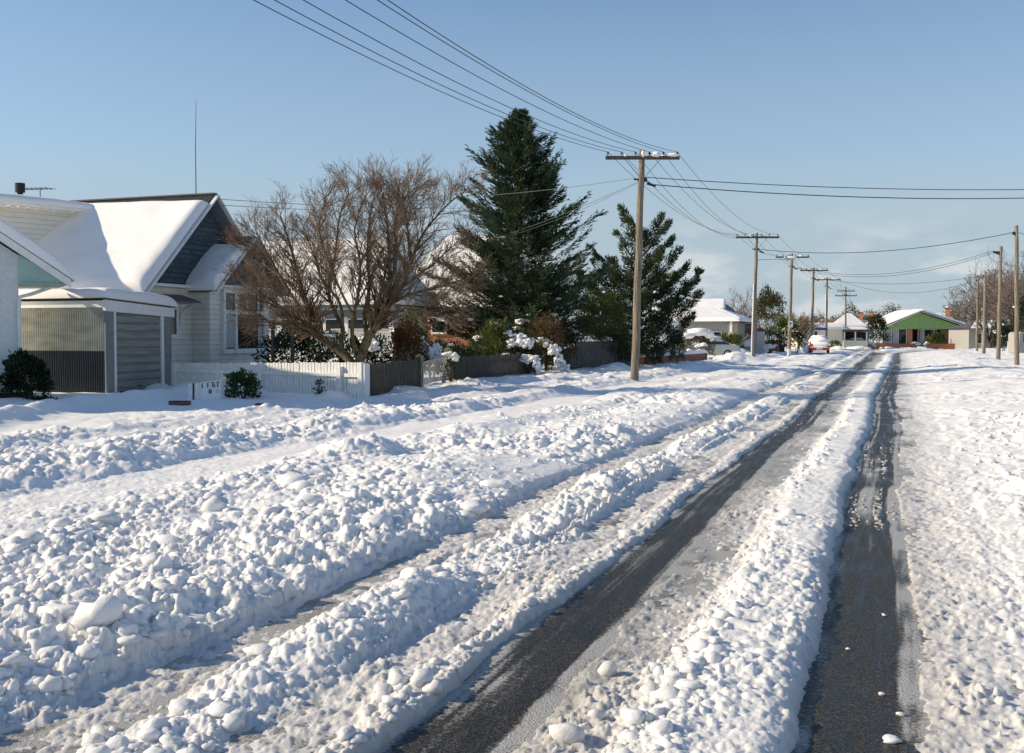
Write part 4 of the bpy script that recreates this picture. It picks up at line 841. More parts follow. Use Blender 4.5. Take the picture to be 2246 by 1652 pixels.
# bare brick garden edge showing through the snow
for px,py,w,dd in((391,884,.42,22.4),(285,882,.5,26),(566,884,.14,21.6)):
    a=atd(px,py,dd); z=gz(a.x,a.y); m=MB(); m.prism([a+RT*(-w/2)+UP*(z-.08-a.z),a+RT*(w/2)+UP*(z-.08-a.z),a+RT*(w/2)+UP*(z+.09-a.z),a+RT*(-w/2)+UP*(z+.09-a.z)],FW*.2)
    o=m.build('brick_edging',M['brick_dark'],None); tag(o,{391:'dark red brick edging showing beside the letterbox',285:'dark brick edging showing through snow in front of the garage door',566:'small bit of dark brick edging right of the letterbox'}[px],'edging','brick edgings')
# wet soil strip along the roughcast house
o=MB(); c=atd(20,893,25.0); o.prism([c-RT*1.3+UP*(.16-c.z),c+RT*.45+UP*(.16-c.z),c+RT*.3+FW*.6+UP*(.16-c.z),c-RT*1.3+FW*.6+UP*(.16-c.z)],UP*.16); tag(o.build('flower_bed',M['soil'],None),None,None,kind='structure')

# ================================================================== power poles and wires
INS={}
def power_pole(px,d,ztop,label,arm=1.25,armz=.28,nins=6,lamp=False,conduit=False,sign=False,lean=(0,0),snowy=(),double=False,whitebase=False,rad=.155,pxtop=None,street=None,base_z=None):
    x,y=gxy(px,d); p0=Vector((x,y,-.2)); p1=Vector((x,y,ztop))
    if pxtop is not None: p1=atd(pxtop,HY,d); p1.z=ztop
    T=thing('power_pole',(x,y,0),label,'power pole','wooden power poles along the left verge')
    m=MB(); N=9; pts=[p0+(p1-p0)*(i/N)+Vector((.012*math.sin(i*2.1+px),.012*math.cos(i*1.7+px),0)) for i in range(N+1)]
    m.tube(pts,[rad*(1.12-.32*i/N) for i in range(N+1)],14); sh=m.build('shaft',M['wood_pole'],T,True)
    ad=RT if double is False else RT
    arms=[(armz,arm)] if not double else [(.55,arm*.8),(1.15,arm)]
    out=[]
    for az,aw in arms:
        c=p1-UP*az-FW*(rad+.05); m=MB(); m.obox(c-ad*aw,c+ad*aw,.10,.115); am=m.build('crossarm',M['wood_dark'],T)
        for s in(-1,1):
            m=MB(); m.obox(c+ad*(s*.62)-FW*.06-UP*.03,p1-UP*(az+.62)+ad*(s*.1)-FW*(rad),.03,.012); m.build('brace',M['steel'],T)
        for i in range(nins):
            t=-1+2*i/(nins-1); t=t*.94; t=t+(.10 if abs(t)<.15 else 0)
            q=c+ad*(t*aw)+UP*.055; m=MB(); m.tube([q,q+UP*.06,q+UP*.075,q+UP*.13,q+UP*.15],[.012,.012,.045,.038,.02],8); m.build('insulator',M['ceramic'],am); out.append(q+UP*.14)
        if snowy:
            for it_ in [(c+ad*(a*aw)+UP*(.075+.03*r_),(w*aw,.085,.05+.06*r_)) for a,w,r_ in snowy]: blobs('arm_snow',[it_],M['snow'],am,2,.25)
    m=MB(); q=p1-UP*1.0+RT*(rad); m.tube([q-RT*.25,q+RT*.05],.07,8); m.tube([q+RT*.05-UP*.1,q+RT*.35-UP*.22],[.06,.03],8); m.tube([q-RT*.4+UP*.02,q-RT*.1],.03,6); m.build('cable_bracket',M['ceramic'],T)
    if lamp:
        q=p1-UP*.95 if not isinstance(lamp,tuple) else p1-UP*lamp[0]; m=MB(); e=q+RT*1.7*1.0+UP*.02-FW*.2; m.tube([q,q+RT*1.0+UP*.03-FW*.1,e],.022,6); br=m.build('lamp_arm',M['galv'],T)
        m=MB(); m.tube([e-RT*.05,e+RT*.1+UP*.03,e+RT*.45+UP*.03,e+RT*.62],[.04,.09,.09,.03],10); lm=m.build('lamp_head',M['galv'],T)
        blobs('lamp_snow',[(e+RT*.3+UP*.13,(.36,.13,.09))],M['snow'],lm)
    if conduit:
        m=MB(); q0=p0-RT*(rad*1.08)-FW*.06; q1=p0+(p1-p0)*conduit-RT*(rad*.95)-FW*.06; m.tube([q0,q1],.045,8); m.build('conduit',M['trim'],T)
    if whitebase:
        m=MB(); m.tube([p0+UP*.1,p0+UP*whitebase],[rad*1.15,rad*1.12],14); m.build('painted_base',M['conc'],T)
    if sign:
        q=p0+(p1-p0)*.34-FW*(rad*1.06); m=MB(); m.prism([q-RT*.19-UP*.25,q+RT*.19-UP*.25,q+RT*.19+UP*.25,q-RT*.19+UP*.25],-FW*.015); sg=m.build('notice_plate',M['trim'],T)
        m=MB(); m.prism([q-FW*.018+RT*(.09*math.cos(t))+UP*(.06+.07*math.sin(t)) for t in np.linspace(0,6.28,14,False)],-FW*.004); m.build('round_emblem',M['steel'],sg)
        m=MB(); m.prism([q-FW*.018+RT*a+UP*b for a,b in((-.1,-.10),(.1,-.10),(.1,-.075),(-.1,-.075))],-FW*.004); m.build('text_bar',M['steel'],sg)
    if street:
        z,l,side=street; q=p0+UP*(z+.2)-FW*(rad+.03); a=q+RT*(-.1 if side>0 else -l); b=q+RT*(l if side>0 else .1); m=MB(); m.prism([a-UP*.13,b-UP*.13,b+UP*.13,a+UP*.13],-FW*.02); m.build('street_name_plate',M['blue'],T)
        blobs('plate_snow',[((a+b)/2+UP*.16,((l/2),.06,.05))],M['snow'],T)
    return dict(top=p1,ins=out,br=p1-UP*1.0)
pp=[]
P0=Vector((*gxy(1393,35.9),0))
pp.append(power_pole(1392,35.9,8.0,'nearest wooden power pole with snow on the right half of its crossarm',snowy=((.36,.13,1.0),(.30,.16,.2),(.75,.25,.25),(-.45,.05,.2),(0.02,.05,1.6)),pxtop=1406,rad=.128))
pp.append(power_pole(1652,64.5,8.0,'second power pole with a white conduit strip and a street lamp arm',lamp=(2.55-.9,),conduit=.62,snowy=((-.33,.09,.8),),pxtop=1658,rad=.112,arm=1.32))
pp.append(power_pole(1731,82,8.1,'third power pole with a small white notice plate and a pale painted foot',sign=True,whitebase=.9,snowy=((.5,.1,.5),),pxtop=1735,rad=.13,arm=1.3))
pp.append(power_pole(1780,97,8.0,'fourth power pole rising behind the red car with a snowy crossarm',snowy=((-.4,.2,.3),(.4,.25,.3)),pxtop=1783,rad=.12,arm=1.27))
pp.append(power_pole(1812,113,8.0,'fifth power pole with a pale conduit and a blue street name plate',conduit=.78,snowy=((-.55,.4,.3),(.5,.35,.1)),pxtop=1812.6,rad=.125,arm=1.4,street=(2.45,1.25,-1)))
pp.append(power_pole(1855,135,8.0,'farthest power pole with two crossarms and a blue street name plate',double=True,pxtop=1853.5,rad=.13,arm=1.3*4.3/4,street=(2.2,1.3,1),nins=4))
P00=Vector((-8.4,-5.0,0))
T=thing('power_pole',P00,'wooden power pole behind the photographer at the left verge','power pole'); m=MB(); m.tube([P00-UP*.2,P00+UP*8],[.18,.13],12); m.build('shaft',M['wood_pole'],T,True); m=MB(); m.obox(P00+UP*7.75-Vector((1.25,0,0)),P00+UP*7.75+Vector((1.25,0,0)),.1,.11); m.build('crossarm',M['wood_dark'],T)
def stub(px,d,ztop,label,pxtop,rad=.13,br=0,green=False):
    x,y=gxy(px,d); p0=Vector((x,y,-.2)); p1=atd(pxtop,HY,d); p1.z=ztop
    T=thing('stub_pole',(x,y,0),label,'pole','bare stub poles along the right verge'); m=MB(); N=8
    m.tube([p0+(p1-p0)*(i/N)+Vector((.014*math.sin(i*1.9+px),.012*math.cos(i*1.3+px),0)) for i in range(N+1)],[rad*(1.15-.3*i/N) for i in range(N+1)],12); m.build('shaft',M['wood_pole'],T,True)
    m=MB(); q=p1-UP*.35; m.tube([q-RT*(rad+.05+br),q],.05,8); m.tube([q-RT*(rad+.02)-UP*.12,q-RT*(rad+.06+br)+UP*.02],.06,8); m.build('cable_clamp',M['ceramic'],T)
    return q-RT*(rad+.05+br)
sp_=[stub(2232,53,7.25,'nearest and tallest stub pole at the right edge',2225,.105),stub(2190.6,64,7.15,'second stub pole from the right edge with a cable clamp sticking out',2192,.11,.3),
     stub(2158.7,89,7.15,'pale greenish stub pole between the second pole and the farthest one',2158.7,.125),stub(2143,101,7.4,'farthest stub pole of the right verge, thin and brown',2143,.105)]
def wire(p,q,sag,label,r=.008,m='wire',group='overhead wires'):
    p=Vector(p);q=Vector(q); n=26; mb=MB(); mb.tube([p+(q-p)*(i/n)-UP*(4*sag*(i/n)*(1-i/n)) for i in range(n+1)],r,5,False)
    o=mb.build('power_line',M[m],None); tag(o,label,'power line',group)
I0=pp[0]['ins']
nm=['outermost left','second','third','fourth','fifth','outermost right']
for i in range(6):
    s=[1.0,1.09,1.12,1.03,1.03,1.25][i]; t=-1+2*i/5
    wire(P00+UP*7.88+Vector((1.2*t*1.0,0,0)),I0[i],s,'%s of the six wires sweeping from top left to the nearest power pole'%nm[i],.0085)
for k in range(5):
    a,b=pp[k]['ins'],pp[k+1]['ins']
    for i in range(0,min(len(a),len(b),6)):
        if k>=1 and i in(1,4): continue
        wire(a[i],b[i],[.95,.55,.4,.4,.4][k]*(1+.12*((i*7)%5-2)),'%s wire between the %s power poles'%(nm[i],['nearest and second','second and third','third and fourth','fourth and fifth','fifth and farthest'][k]),[.008,.009,.009,.01,.01][k])
q=atd(3000,372,44); wire(pp[0]['br']+UP*.1,q,.62,'upper of two cables running right from the nearest pole',.014)
q=atd(3000,372,43.5); wire(pp[0]['br']-UP*.15+RT*.3,q,.80,'lower of two cables running right from the nearest pole',.017)
wire(pp[1]['br']+RT*.2,sp_[0],.55,'cable from the second power pole across to the tallest stub pole',.018)
wire(sp_[0]+RT*.3,atd(2300,520,48),.1,'short cable leaving the tallest stub pole to the right',.015)
wire(pp[2]['br']+RT*.2,sp_[1]+UP*.08,1.0,'upper cable from the third power pole to the second stub pole',.013)
wire(pp[2]['br']+RT*.2-UP*.1,sp_[1]-UP*.05,1.05,'lower cable from the third power pole to the second stub pole',.013)
wire(pp[3]['br']+RT*.2,sp_[2],.6,'cable from the fourth power pole to the pale greenish stub pole',.014)
wire(pp[4]['top']-UP*.3+RT*1.3,sp_[3],1.3,'cable from the fifth power pole to the farthest stub pole',.015)
wire(pp[0]['br'],aty(985,548,46),.25,'service cable falling from the nearest pole across the conifer to the brick house',.009,'wiregreen','service cables')
wire(pp[0]['br']-UP*.03,aty(1010,540,46),.34,'second service cable falling across the conifer to the brick house',.007,'wiregreen','service cables')
wire(pp[0]['br']+UP*.1,aty(720,432,44),.35,'service cable from the nearest pole to the villa behind the bare tree',.009,'wiregreen','service cables')
wire(aty(480,437,29.4),aty(1075,455,56),.15,'upper thin cable leaving the bungalow gable to the right',.010,'wiregreen','service cables')
wire(aty(482,450,29.4),aty(1075,462,56),.15,'lower thin cable leaving the bungalow gable to the right',.010,'wiregreen','service cables')
def rand_dirs(n):
    v=RNG.normal(size=(n,3)); return v/np.linalg.norm(v,axis=1)[:,None]
def blobs_each(name,items,m,parent,sub=2,amp=.3):
    for c,r in items:
        r=r if hasattr(r,'__len__') else (r,r,r)
        if max(r)<.05 or max(r)>.5: blobs(name,[(c,r)],m,parent,sub,amp); continue
        c=Vector(c); it=[(c,(r[0]*.62,r[1]*.62,r[2]*.6))]
        for k in range(15):
            v=Vector(rand_dirs(1)[0]); f=random.uniform(.15,.42); it.append((c+Vector((v.x*r[0]*.95,v.y*r[1]*.95,v.z*r[2]*.75-.15*r[2])),(r[0]*f,r[1]*f,r[2]*f*1.1)))
        blobs(name,it,m,parent,2,.6)
# ================================================================== trees and shrubs
def grow(p,d,ln,r,lev,spec,segs,rnd):
    """recursive limbs: spec per level = (children, angle, length ratio, radius ratio, upward pull, wiggle)"""
    n=5 if lev<3 else 3; pts=[Vector(p)]; dd=Vector(d).normalized(); rad=[r]; S_=spec[min(lev,len(spec)-1)]
    for i in range(n):
        dd=(dd+Vector((rnd.gauss(0,1),rnd.gauss(0,1),rnd.gauss(0,1)))*S_[5]+Vector((0,0,S_[4]))).normalized()
        pts.append(pts[-1]+dd*(ln/n)); rad.append(r*(1-.62*(i+1)/n))
    segs.append((lev,pts,rad))
    if lev+1>=len(spec): return
    C_=spec[lev+1]
    for c in range(C_[0]):
        t=.28+.72*(c+rnd.random())/C_[0]; k=min(int(t*n),n-1); f=t*n-k; q=pts[k].lerp(pts[k+1],f); ax=(pts[k+1]-pts[k]).normalized()
        pr=ax.orthogonal(); pr.rotate(Matrix.Rotation(rnd.random()*6.283,3,ax)); an=C_[1]*(.6+.8*rnd.random())
        nd=(ax*math.cos(an)+pr*math.sin(an)); grow(q,nd,ln*C_[2]*(.65+.6*rnd.random())*(1.1-.35*t),max(rad[k]*C_[3],.004),lev+1,spec,segs,rnd)
def tubes_to(name,segs,m,parent,minr=0,side=None):
    mb=MB()
    for lev,pts,rad in segs: mb.tube(pts,[max(x,minr) for x in rad],9 if lev==0 else 6 if lev<2 else 4 if lev<3 else 3,lev==0)
    return mb.build(name,m,parent,True)
def bare_tree(name,base,limbs,spec,label,cat,seed,trunk=None,tw='twig',minr=.004,split=3,group=None,bark='bark'):
    rnd=random.Random(seed); T=thing(name,base,label,cat,group); segs=[]
    if trunk: segs.append((0,[Vector(a) for a in trunk[0]],trunk[1]))
    for p,d,ln,r in limbs: grow(p,d,ln,r,1,spec,segs,rnd)
    tubes_to('trunk',[s for s in segs if s[0]<split],M[bark],T); tubes_to('crown',[s for s in segs if s[0]>=split],M[tw],T,minr)
    return T
# the big bare maple behind the white fence
def maple():
    d=29.0; P=lambda px,py,off=0: atd(px,py,d+off)
    b=atd(772,HY,d); base=Vector((b.x,b.y,0))
    rnd=random.Random(5)
    T=thing('bare_tree',base,'spreading bare maple with reddish twigs leaning out behind the white fence','tree')
    spec=[None,(0,0,0,0,.02,.10),(9,.55,.50,.50,.05,.10),(6,.46,.58,.6,.06,.12),(5,.48,.62,.65,.04,.15)]
    segs=[]
    # main limbs drawn from the photograph: points (px,py,depth offset), radii
    def limb(pts,r0,r1):
        r0*=.82; pts=[(a_,b_+34*(i_/(len(pts)-1))**1.5*(b_<720),o_) for i_,(a_,b_,o_) in enumerate(pts)]
        q=[P(*p) for p in pts]; 
        # smooth
        out=[];n=len(q)
        for i in range(n-1):
            p0=q[max(i-1,0)];p1=q[i];p2=q[i+1];p3=q[min(i+2,n-1)]
            for s in range(4):
                t=s/4; out.append(.5*((2*p1)+(p2-p0)*t+(2*p0-5*p1+4*p2-p3)*t*t+(3*p1-p0-3*p2+p3)*t**3))
        out.append(q[-1]); rr=[r0+(r1-r0)*i/(len(out)-1) for i in range(len(out))]
        segs.append((0,out,rr)); return out,rr
    limbs=[
     ([(775,830,0),(770,795,0),(745,770,.1),(708,745,.2),(682,700,.3),(672,650,.3),(655,590,.2),(640,520,0),(615,440,-.2)],.17,.02),
     ([(775,840,0),(790,790,0),(806,745,-.1),(822,712,-.1),(838,680,-.2),(852,640,-.3),(855,560,-.4),(850,470,-.4),(840,390,-.5)],.20,.02),
     ([(708,745,.2),(690,725,.0),(655,690,-.3),(620,660,-.5),(575,620,-.6),(545,585,-.6)],.08,.012),
     ([(690,722,.2),(660,672,.5),(630,620,.6),(590,540,.7),(560,470,.8)],.07,.012),
     ([(745,768,.1),(752,720,.3),(735,680,.4),(722,630,.5),(735,540,.6),(745,450,.7),(765,390,.7)],.09,.014),
     ([(752,720,.3),(745,660,-.2),(705,600,-.4),(690,540,-.5),(665,470,-.6)],.06,.012),
     ([(780,775,0),(772,710,-.3),(785,640,-.5),(790,560,-.6),(778,480,-.7),(800,400,-.7)],.08,.012),
     ([(806,745,-.1),(800,690,.3),(810,620,.5),(806,540,.7),(812,450,.8),(825,380,.8)],.09,.012),
     ([(822,712,-.1),(850,670,.2),(885,620,.3),(900,570,.4),(925,500,.5),(975,430,.6),(1020,385,.7)],.10,.012),
     ([(900,570,.4),(895,510,.2),(890,450,0),(880,390,0)],.05,.010),
     ([(838,680,-.2),(880,650,-.5),(930,625,-.7),(985,600,-.8),(1030,575,-.9)],.07,.010),
     ([(850,660,.2),(900,610,.6),(950,560,.8),(1000,500,.9)],.06,.010),
     ([(850,640,-.3),(870,560,-.5),(865,480,-.8),(880,420,-.9),(910,380,-1)],.06,.010),
     ([(640,625,.6),(600,590,1.2),(570,550,1.6),(540,500,1.8)],.05,.010),
     ([(700,735,.0),(650,705,-.9),(600,690,-1.2),(560,650,-1.4)],.05,.010),
     ([(840,690,-.2),(890,675,-1.0),(940,665,-1.3),(990,640,-1.5)],.05,.010),
     ([(780,700,-.3),(750,640,-1.1),(720,560,-1.4),(700,480,-1.5),(715,400,-1.5)],.05,.010),
     ([(806,720,0),(835,640,1.1),(850,560,1.4),(870,470,1.6),(940,400,1.6)],.05,.010)]
    for pts,r0,r1 in limbs:
        out,rr=limb(pts,r0,r1); n=len(out); long=(out[-1]-out[0]).length
        k0=int(n*.32)
        for i in range(k0,n):
            for rep_ in range(3):
                t=i/(n-1); ax=(out[min(i+1,n-1)]-out[max(i-1,0)]).normalized(); pr=ax.orthogonal(); pr.rotate(Matrix.Rotation(rnd.random()*6.283,3,ax)); an=.35+.35*rnd.random()
                grow(out[i]+ax*rnd.uniform(-.05,.05),ax*math.cos(an)+pr*math.sin(an)+Vector((0,0,.12)),(.55+.75*rnd.random())*(1.15-.5*t),max(rr[i]*.42,.009),2,spec,segs,rnd) if True else 0
    thick=[s for s in segs if s[0]<3]; thin=[s for s in segs if s[0]>=3]
    tubes_to('trunk',thick,M['bark'],T,.006); tubes_to('crown',thin,M['twig'],T,.0035)
    blobs_each('branch_snow',[(P(717,748,.12)+UP*.16,(.28,.12,.05)),(P(690,718,.2)+UP*.1,(.12,.08,.05)),(P(674,520,0),(.10,.10,.16)),(P(712,498,0),(.07,.07,.12)),(P(840,497,0),(.06,.06,.10))],M['snow'],T,2,.4)
maple()

def shrub(name,base,rad,label,cat,leaf,n=1600,ln=.10,wd=.05,group=None,snow=0,stem=True,seed=1,up=.5,hollow=.35,lump=.35,zc=None,snow_pts=None,tmin=0,stemtop=None):
    """leaves through the volume of an uneven ellipsoid on a few stems"""
    base=Vector(base); T=thing(name,base,label,cat,group); R=np.array(rad); zc=R[2]*.95 if zc is None else zc
    d=rand_dirs(int(n*1.6)); d[:,2]=np.where(d[:,2]<-.55,-d[:,2],d[:,2])
    k=seed*13.7
    rr=(hollow+(1-hollow)*RNG.random(len(d))**.6)*(1+lump*1.6*fbm(d[:,0]*2.1+k,d[:,1]*2.1+d[:,2]*2.6+k,seed,3))
    gap=vnoise(d[:,0]*3.1+k+5,(d[:,1]+d[:,2])*3.1+k,seed+60)
    keep=gap>.26; d=d[keep][:n]; rr=rr[keep][:n]
    P=d*rr[:,None]*R+np.array([base.x,base.y,base.z+zc]); ok=P[:,2]>base.z+.04; P=P[ok]; d=d[ok]
    D=d+RNG.normal(size=P.shape)*.55+np.array([0,0,up])
    tint=np.clip(.5*vnoise(P[:,0]*2.5+k,P[:,2]*2.5+P[:,1]*2.5,seed+9)+.6*RNG.random(len(P))-.05,tmin,1)
    kites('foliage',P,D,ln,wd,L[leaf],T,tint)
    if stem:
        mb=MB(); rnd=random.Random(seed)
        for i in range(5):
            a=rnd.random()*6.28; top=base+Vector((math.cos(a)*R[0]*.55,math.sin(a)*R[1]*.55,zc+R[2]*.5*rnd.random())); mid=base+Vector((math.cos(a)*R[0]*.15,math.sin(a)*R[1]*.15,zc*.6)); mb.tube([base+Vector((math.cos(a)*.03,math.sin(a)*.03,-.1)),mid,top],[.03,.02,.008],5)
        mb.build('stem',M['trunk'],T)
    if snow or snow_pts:
        it=[(c_,tuple(q_*.85 for q_ in r_)) for c_,r_ in (snow_pts or [])]
        for i in range(snow):
            v=Vector(rand_dirs(1)[0]); v.z=abs(v.z)*.8+.35; v.normalize(); s=random.uniform(.10,.22)*min(1.2,max(R))
            it.append((base+Vector((v.x*R[0]*.95,v.y*R[1]*.95,zc+v.z*R[2]*.95)),(s*1.4,s*1.2,s*.7)))
        blobs_each('snow_cap',it,M['snow'],T,2,.45)
        if stem and len(it)>0:                       # leaves poking up through the snow
            c_=np.concatenate([np.array([p_[:]]*14)+rand_dirs(14)*np.array(r_)*1.0 for p_,r_ in it]); kites('snowy_leaves',c_,rand_dirs(len(c_))+np.array([0,0,.5]),ln,wd,L[leaf],T)
    return T
def G3(px,d,z=.1): x,y=gxy(px,d); return Vector((x,y,z))

# dark conifer
def conifer():
    d=48; b=G3(1140,d,0); sc=d/F
    T=thing('conifer',b,'tall dark blue green conifer with upswept sprays behind the paling fence','tree')
    env=[(240,.03),(262,9),(275,17),(300,42),(350,66),(400,92),(450,116),(500,130),(550,160),(600,182),(650,196),(690,198),(730,170),(760,100)]
    zs=np.array([H+(HY-e[0])*sc for e in env])[::-1]; rw=np.array([e[1]*sc for e in env])[::-1]
    ztop=zs[-1]
    m=MB(); m.tube([b-UP*.2,b+UP*4,b+UP*(ztop-.1)],[.28,.18,.015],10); m.build('trunk',M['trunk'],T)
    Pp=[];Dd=[];tt=[]; br=MB(); rnd=random.Random(3); nb=520
    for i in range(nb):
        z=.5+(ztop-.75)*((i+rnd.random())/nb)**.92; R=float(np.interp(z,zs,rw)); az=rnd.random()*6.283
        lobe=1+.20*math.sin(az*3+z*1.1)+.15*math.sin(az*5-z*1.9)+.12*math.sin(z*3.9+az)
        R=R*rnd.uniform(.50,1.02)*lobe*.95+.03
        if rnd.random()<.08: R*=1.12
        out=Vector((math.cos(az),math.sin(az),0)); up=.05+.40*(z/ztop)+rnd.uniform(-.12,.2)
        a=b+UP*(z-.10*R); tip=a+out*R+UP*(R*up); mid=a+out*R*.5+UP*(R*up*.25-.08*R); pts=[a,mid,tip]
        if R>.3: br.tube(pts,[.03,.018,.004],4,False)
        clump=rnd.random(); sd=out.cross(UP); kt=int(5+R*9)
        for j in range(kt+2):
            t=min(1,.15+.85*((j+rnd.random())/kt)**.8); q=(a.lerp(mid,t/.5) if t<.5 else mid.lerp(tip,(t-.5)/.5)); s=rnd.choice((-1,1))*rnd.uniform(.2,1)
            tl=(.25*min(1,R)+.06+.40*min(R,1.6)*(1.12-t))*rnd.uniform(.6,1.2); td=(out*rnd.uniform(.5,1)+sd*s*(1.1-.6*t)+UP*rnd.uniform(.0,.65)).normalized()
            for m_ in range(9):
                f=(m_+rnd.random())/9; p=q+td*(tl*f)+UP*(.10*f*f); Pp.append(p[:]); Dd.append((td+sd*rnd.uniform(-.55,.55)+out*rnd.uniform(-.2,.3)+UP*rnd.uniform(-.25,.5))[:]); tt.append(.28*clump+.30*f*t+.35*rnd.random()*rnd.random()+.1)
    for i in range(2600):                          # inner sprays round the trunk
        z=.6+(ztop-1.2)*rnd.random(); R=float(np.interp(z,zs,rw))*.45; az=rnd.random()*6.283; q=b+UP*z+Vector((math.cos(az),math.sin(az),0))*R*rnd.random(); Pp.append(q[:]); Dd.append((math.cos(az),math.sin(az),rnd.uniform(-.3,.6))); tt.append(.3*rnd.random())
    br.build('branches',M['trunk'],T)
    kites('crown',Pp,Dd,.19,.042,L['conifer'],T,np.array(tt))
    it=[]
    for px,py,s in((1146,560,.12),(1190,610,.1),(1030,700,.12),(1100,650,.08),(1215,690,.14),(1000,690,.10),(1250,620,.15),(1160,690,.09),(1225,655,.1),(1105,520,.07)):
        it.append((atd(px,py,d-2.3),(s*1.2,s,s*.55)))
    blobs_each('snow_patch',it,M['snow'],T,2,.5)
conifer()
# olive cypress with plumes
def cypress():
    d=54; b=G3(1402,d,0)
    T=thing('cypress',b,'ragged olive green cypress with leaning plumes behind the nearest power pole','tree')
    W=lambda px,py,o=0: atd(px,py,d+o)
    tips=[(1362,452,0,.26),(1378,480,.5,.24),(1452,470,.2,.22),(1468,486,-.3,.2),(1490,545,-.3,.28),(1541,586,-.2,.26),(1530,612,.4,.24),(1538,640,-.6,.3),(1520,690,-.5,.32),(1450,545,-.8,.3),(1412,505,.4,.26),(1335,560,-.4,.3),(1300,600,-.3,.34),(1285,660,-.7,.36),(1262,590,.6,.22),(1330,640,-1.1,.4),(1380,600,-1.1,.4),(1420,640,-1.2,.4),(1470,660,-1.0,.36),(1500,735,-.8,.3),(1440,715,-1.3,.36),(1380,720,-1.4,.36),(1310,725,-1.2,.34),(1345,690,1.0,.4),(1440,600,1.0,.36),(1480,600,.8,.3),(1255,650,.9,.3),(1400,570,-.2,.34),(1500,640,.6,.34),(1290,540,.3,.12),(1350,510,.6,.22),(1478,520,.4,.22),(1515,575,.5,.22),(1275,610,-.6,.3),(1300,570,.2,.2),(1265,690,-.9,.36),(1345,600,-.8,.34),(1368,545,.4,.26),(1455,600,-.6,.3),(1425,560,.3,.24)]
    trunk=[b-UP*.2,W(1402,740),W(1400,660),W(1402,560),W(1404,500)]
    m=MB(); m.tube(trunk,[.22,.18,.13,.07,.02],8); m.build('trunk',M['trunk'],T)
    Pp=[];Dd=[];tt=[]; br=MB(); rnd=random.Random(9); it=[]
    for px,py,o,wd in tips:
        tip=W(px,py,o); zt=max(.7,tip.z-1.2-.45*abs(px-1402)*.0217); zt=min(zt,6.2); a=Vector((b.x,b.y,zt)); mid=a.lerp(tip,.5)-UP*(.12*(tip-a).length); n=9
        pts=[(1-t)**2*a+2*t*(1-t)*mid+t*t*tip for t in [i_/(n-1) for i_ in range(n)]]
        br.tube(pts,[.05*(1-i/n)+.008 for i in range(n)],4,False); Ln=(tip-a).length; k=int(560*max(.8,Ln)*(.5+wd*1.7)); cl=rnd.random()
        for j in range(k):
            t=.12+.88*rnd.random()**.75; i=min(int(t*(n-1)),n-2); q=pts[i].lerp(pts[i+1],t*(n-1)-i); ax=(pts[i+1]-pts[i]).normalized()
            off=Vector(rand_dirs(1)[0])*wd*(1.2-t*.9)*2.1*rnd.random()**.6; off.z*=.8
            cellk=math.sin(q.x*5+off.x*7)*math.sin(q.z*5+off.z*7)*math.sin(q.y*4+off.y*6)
            if cellk<-.14: continue
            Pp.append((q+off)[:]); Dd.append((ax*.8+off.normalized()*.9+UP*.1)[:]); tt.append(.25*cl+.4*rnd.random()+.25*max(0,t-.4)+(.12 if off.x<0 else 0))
    br.build('branches',M['trunk'],T)
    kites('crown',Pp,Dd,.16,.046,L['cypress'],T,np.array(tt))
    for px,py,s,o in((1440,677,.20,-1.6),(1446,662,.12,-1.6),(1436,640,.1,-1.5),(1481,700,.13,-1.4),(1483,712,.1,-1.4),(1280,664,.12,-1.9),(1250,715,.1,-1.9),(1310,700,.15,-2),(1325,640,.1,-1.6),(1300,660,.09,-1.8),(1495,650,.12,-1.2),(1515,655,.12,-1.2),(1478,650,.08,-1)):
        it.append((W(px,py,o),(s*.85,s*.7,s*.65)))
    blobs_each('snow_patch',it,M['snow'],T,2,.5)
cypress()
# shrubs by the houses and fences
shrub('camellia',G3(58,25.2,.05),(.56,.5,.60),'dark glossy camellia bush in front of the roughcast house','bush','dark',2600,.11,.055,seed=2,tmin=0,lump=.3)
shrub('camellia',G3(92,24.6,.0),(.45,.3,.12),'low straggle of dark leaves in snow beside the camellia','bush','dark',350,.09,.04,seed=3,stem=False)
shrub('fence_shrub',G3(532,24.9,.05),(.40,.34,.40),'small dark green shrub against the white fence beside the letterbox','bush','mid',1500,.085,.04,seed=4,tmin=0)
shrub('weed',G3(700,25.6,.12),(.14,.1,.26),'thin leafy weed standing against the sunlit white fence','plant','mid',90,.09,.035,seed=5)
shrub('garden_shrub',G3(640,34,.0),(1.25,.7,1.0),'dark green shrub below the lattice trellis beside the villa','bush','dark',2600,.12,.055,seed=6,lump=.3,snow_pts=[(atd(726,735,33.2),(.35,.2,.16))])
shrub('garden_shrub',G3(728,31.5,.0),(.75,.5,.9),'dark shrub tangled behind the maple trunk','bush','dark',1400,.12,.055,seed=7,snow=1)
shrub('garden_shrub',G3(812,33,.0),(.8,.7,.85),'dark shrub with a big snow patch right of the maple trunk','bush','dark',1900,.12,.055,seed=8,snow_pts=[(atd(812,756,32.2),(.36,.25,.26)),(atd(800,744,32.3),(.2,.2,.15))])
shrub('beech_shrub',G3(893,35,.1),(.75,.6,1.05),'orange brown leaved shrub behind the near dark paling fence','bush','orange',2600,.10,.055,seed=9,lump=.4,snow=1)
shrub('garden_shrub',G3(912,36.5,.3),(.55,.5,1.0),'green leaved shrub behind the orange brown shrub','bush','mid',1100,.11,.05,seed=10)
shrub('snowy_shrub',G3(948,37,.1),(.85,.6,.55),'shrub buried under drifted snow behind the pipe gate','bush','dark',900,.10,.045,seed=11,snow_pts=[(atd(935,772,36.2),(.45,.3,.4)),(atd(957,762,36.5),(.25,.25,.2)),(atd(925,758,36.4),(.3,.25,.25)),(atd(965,785,36.3),(.4,.3,.25))])
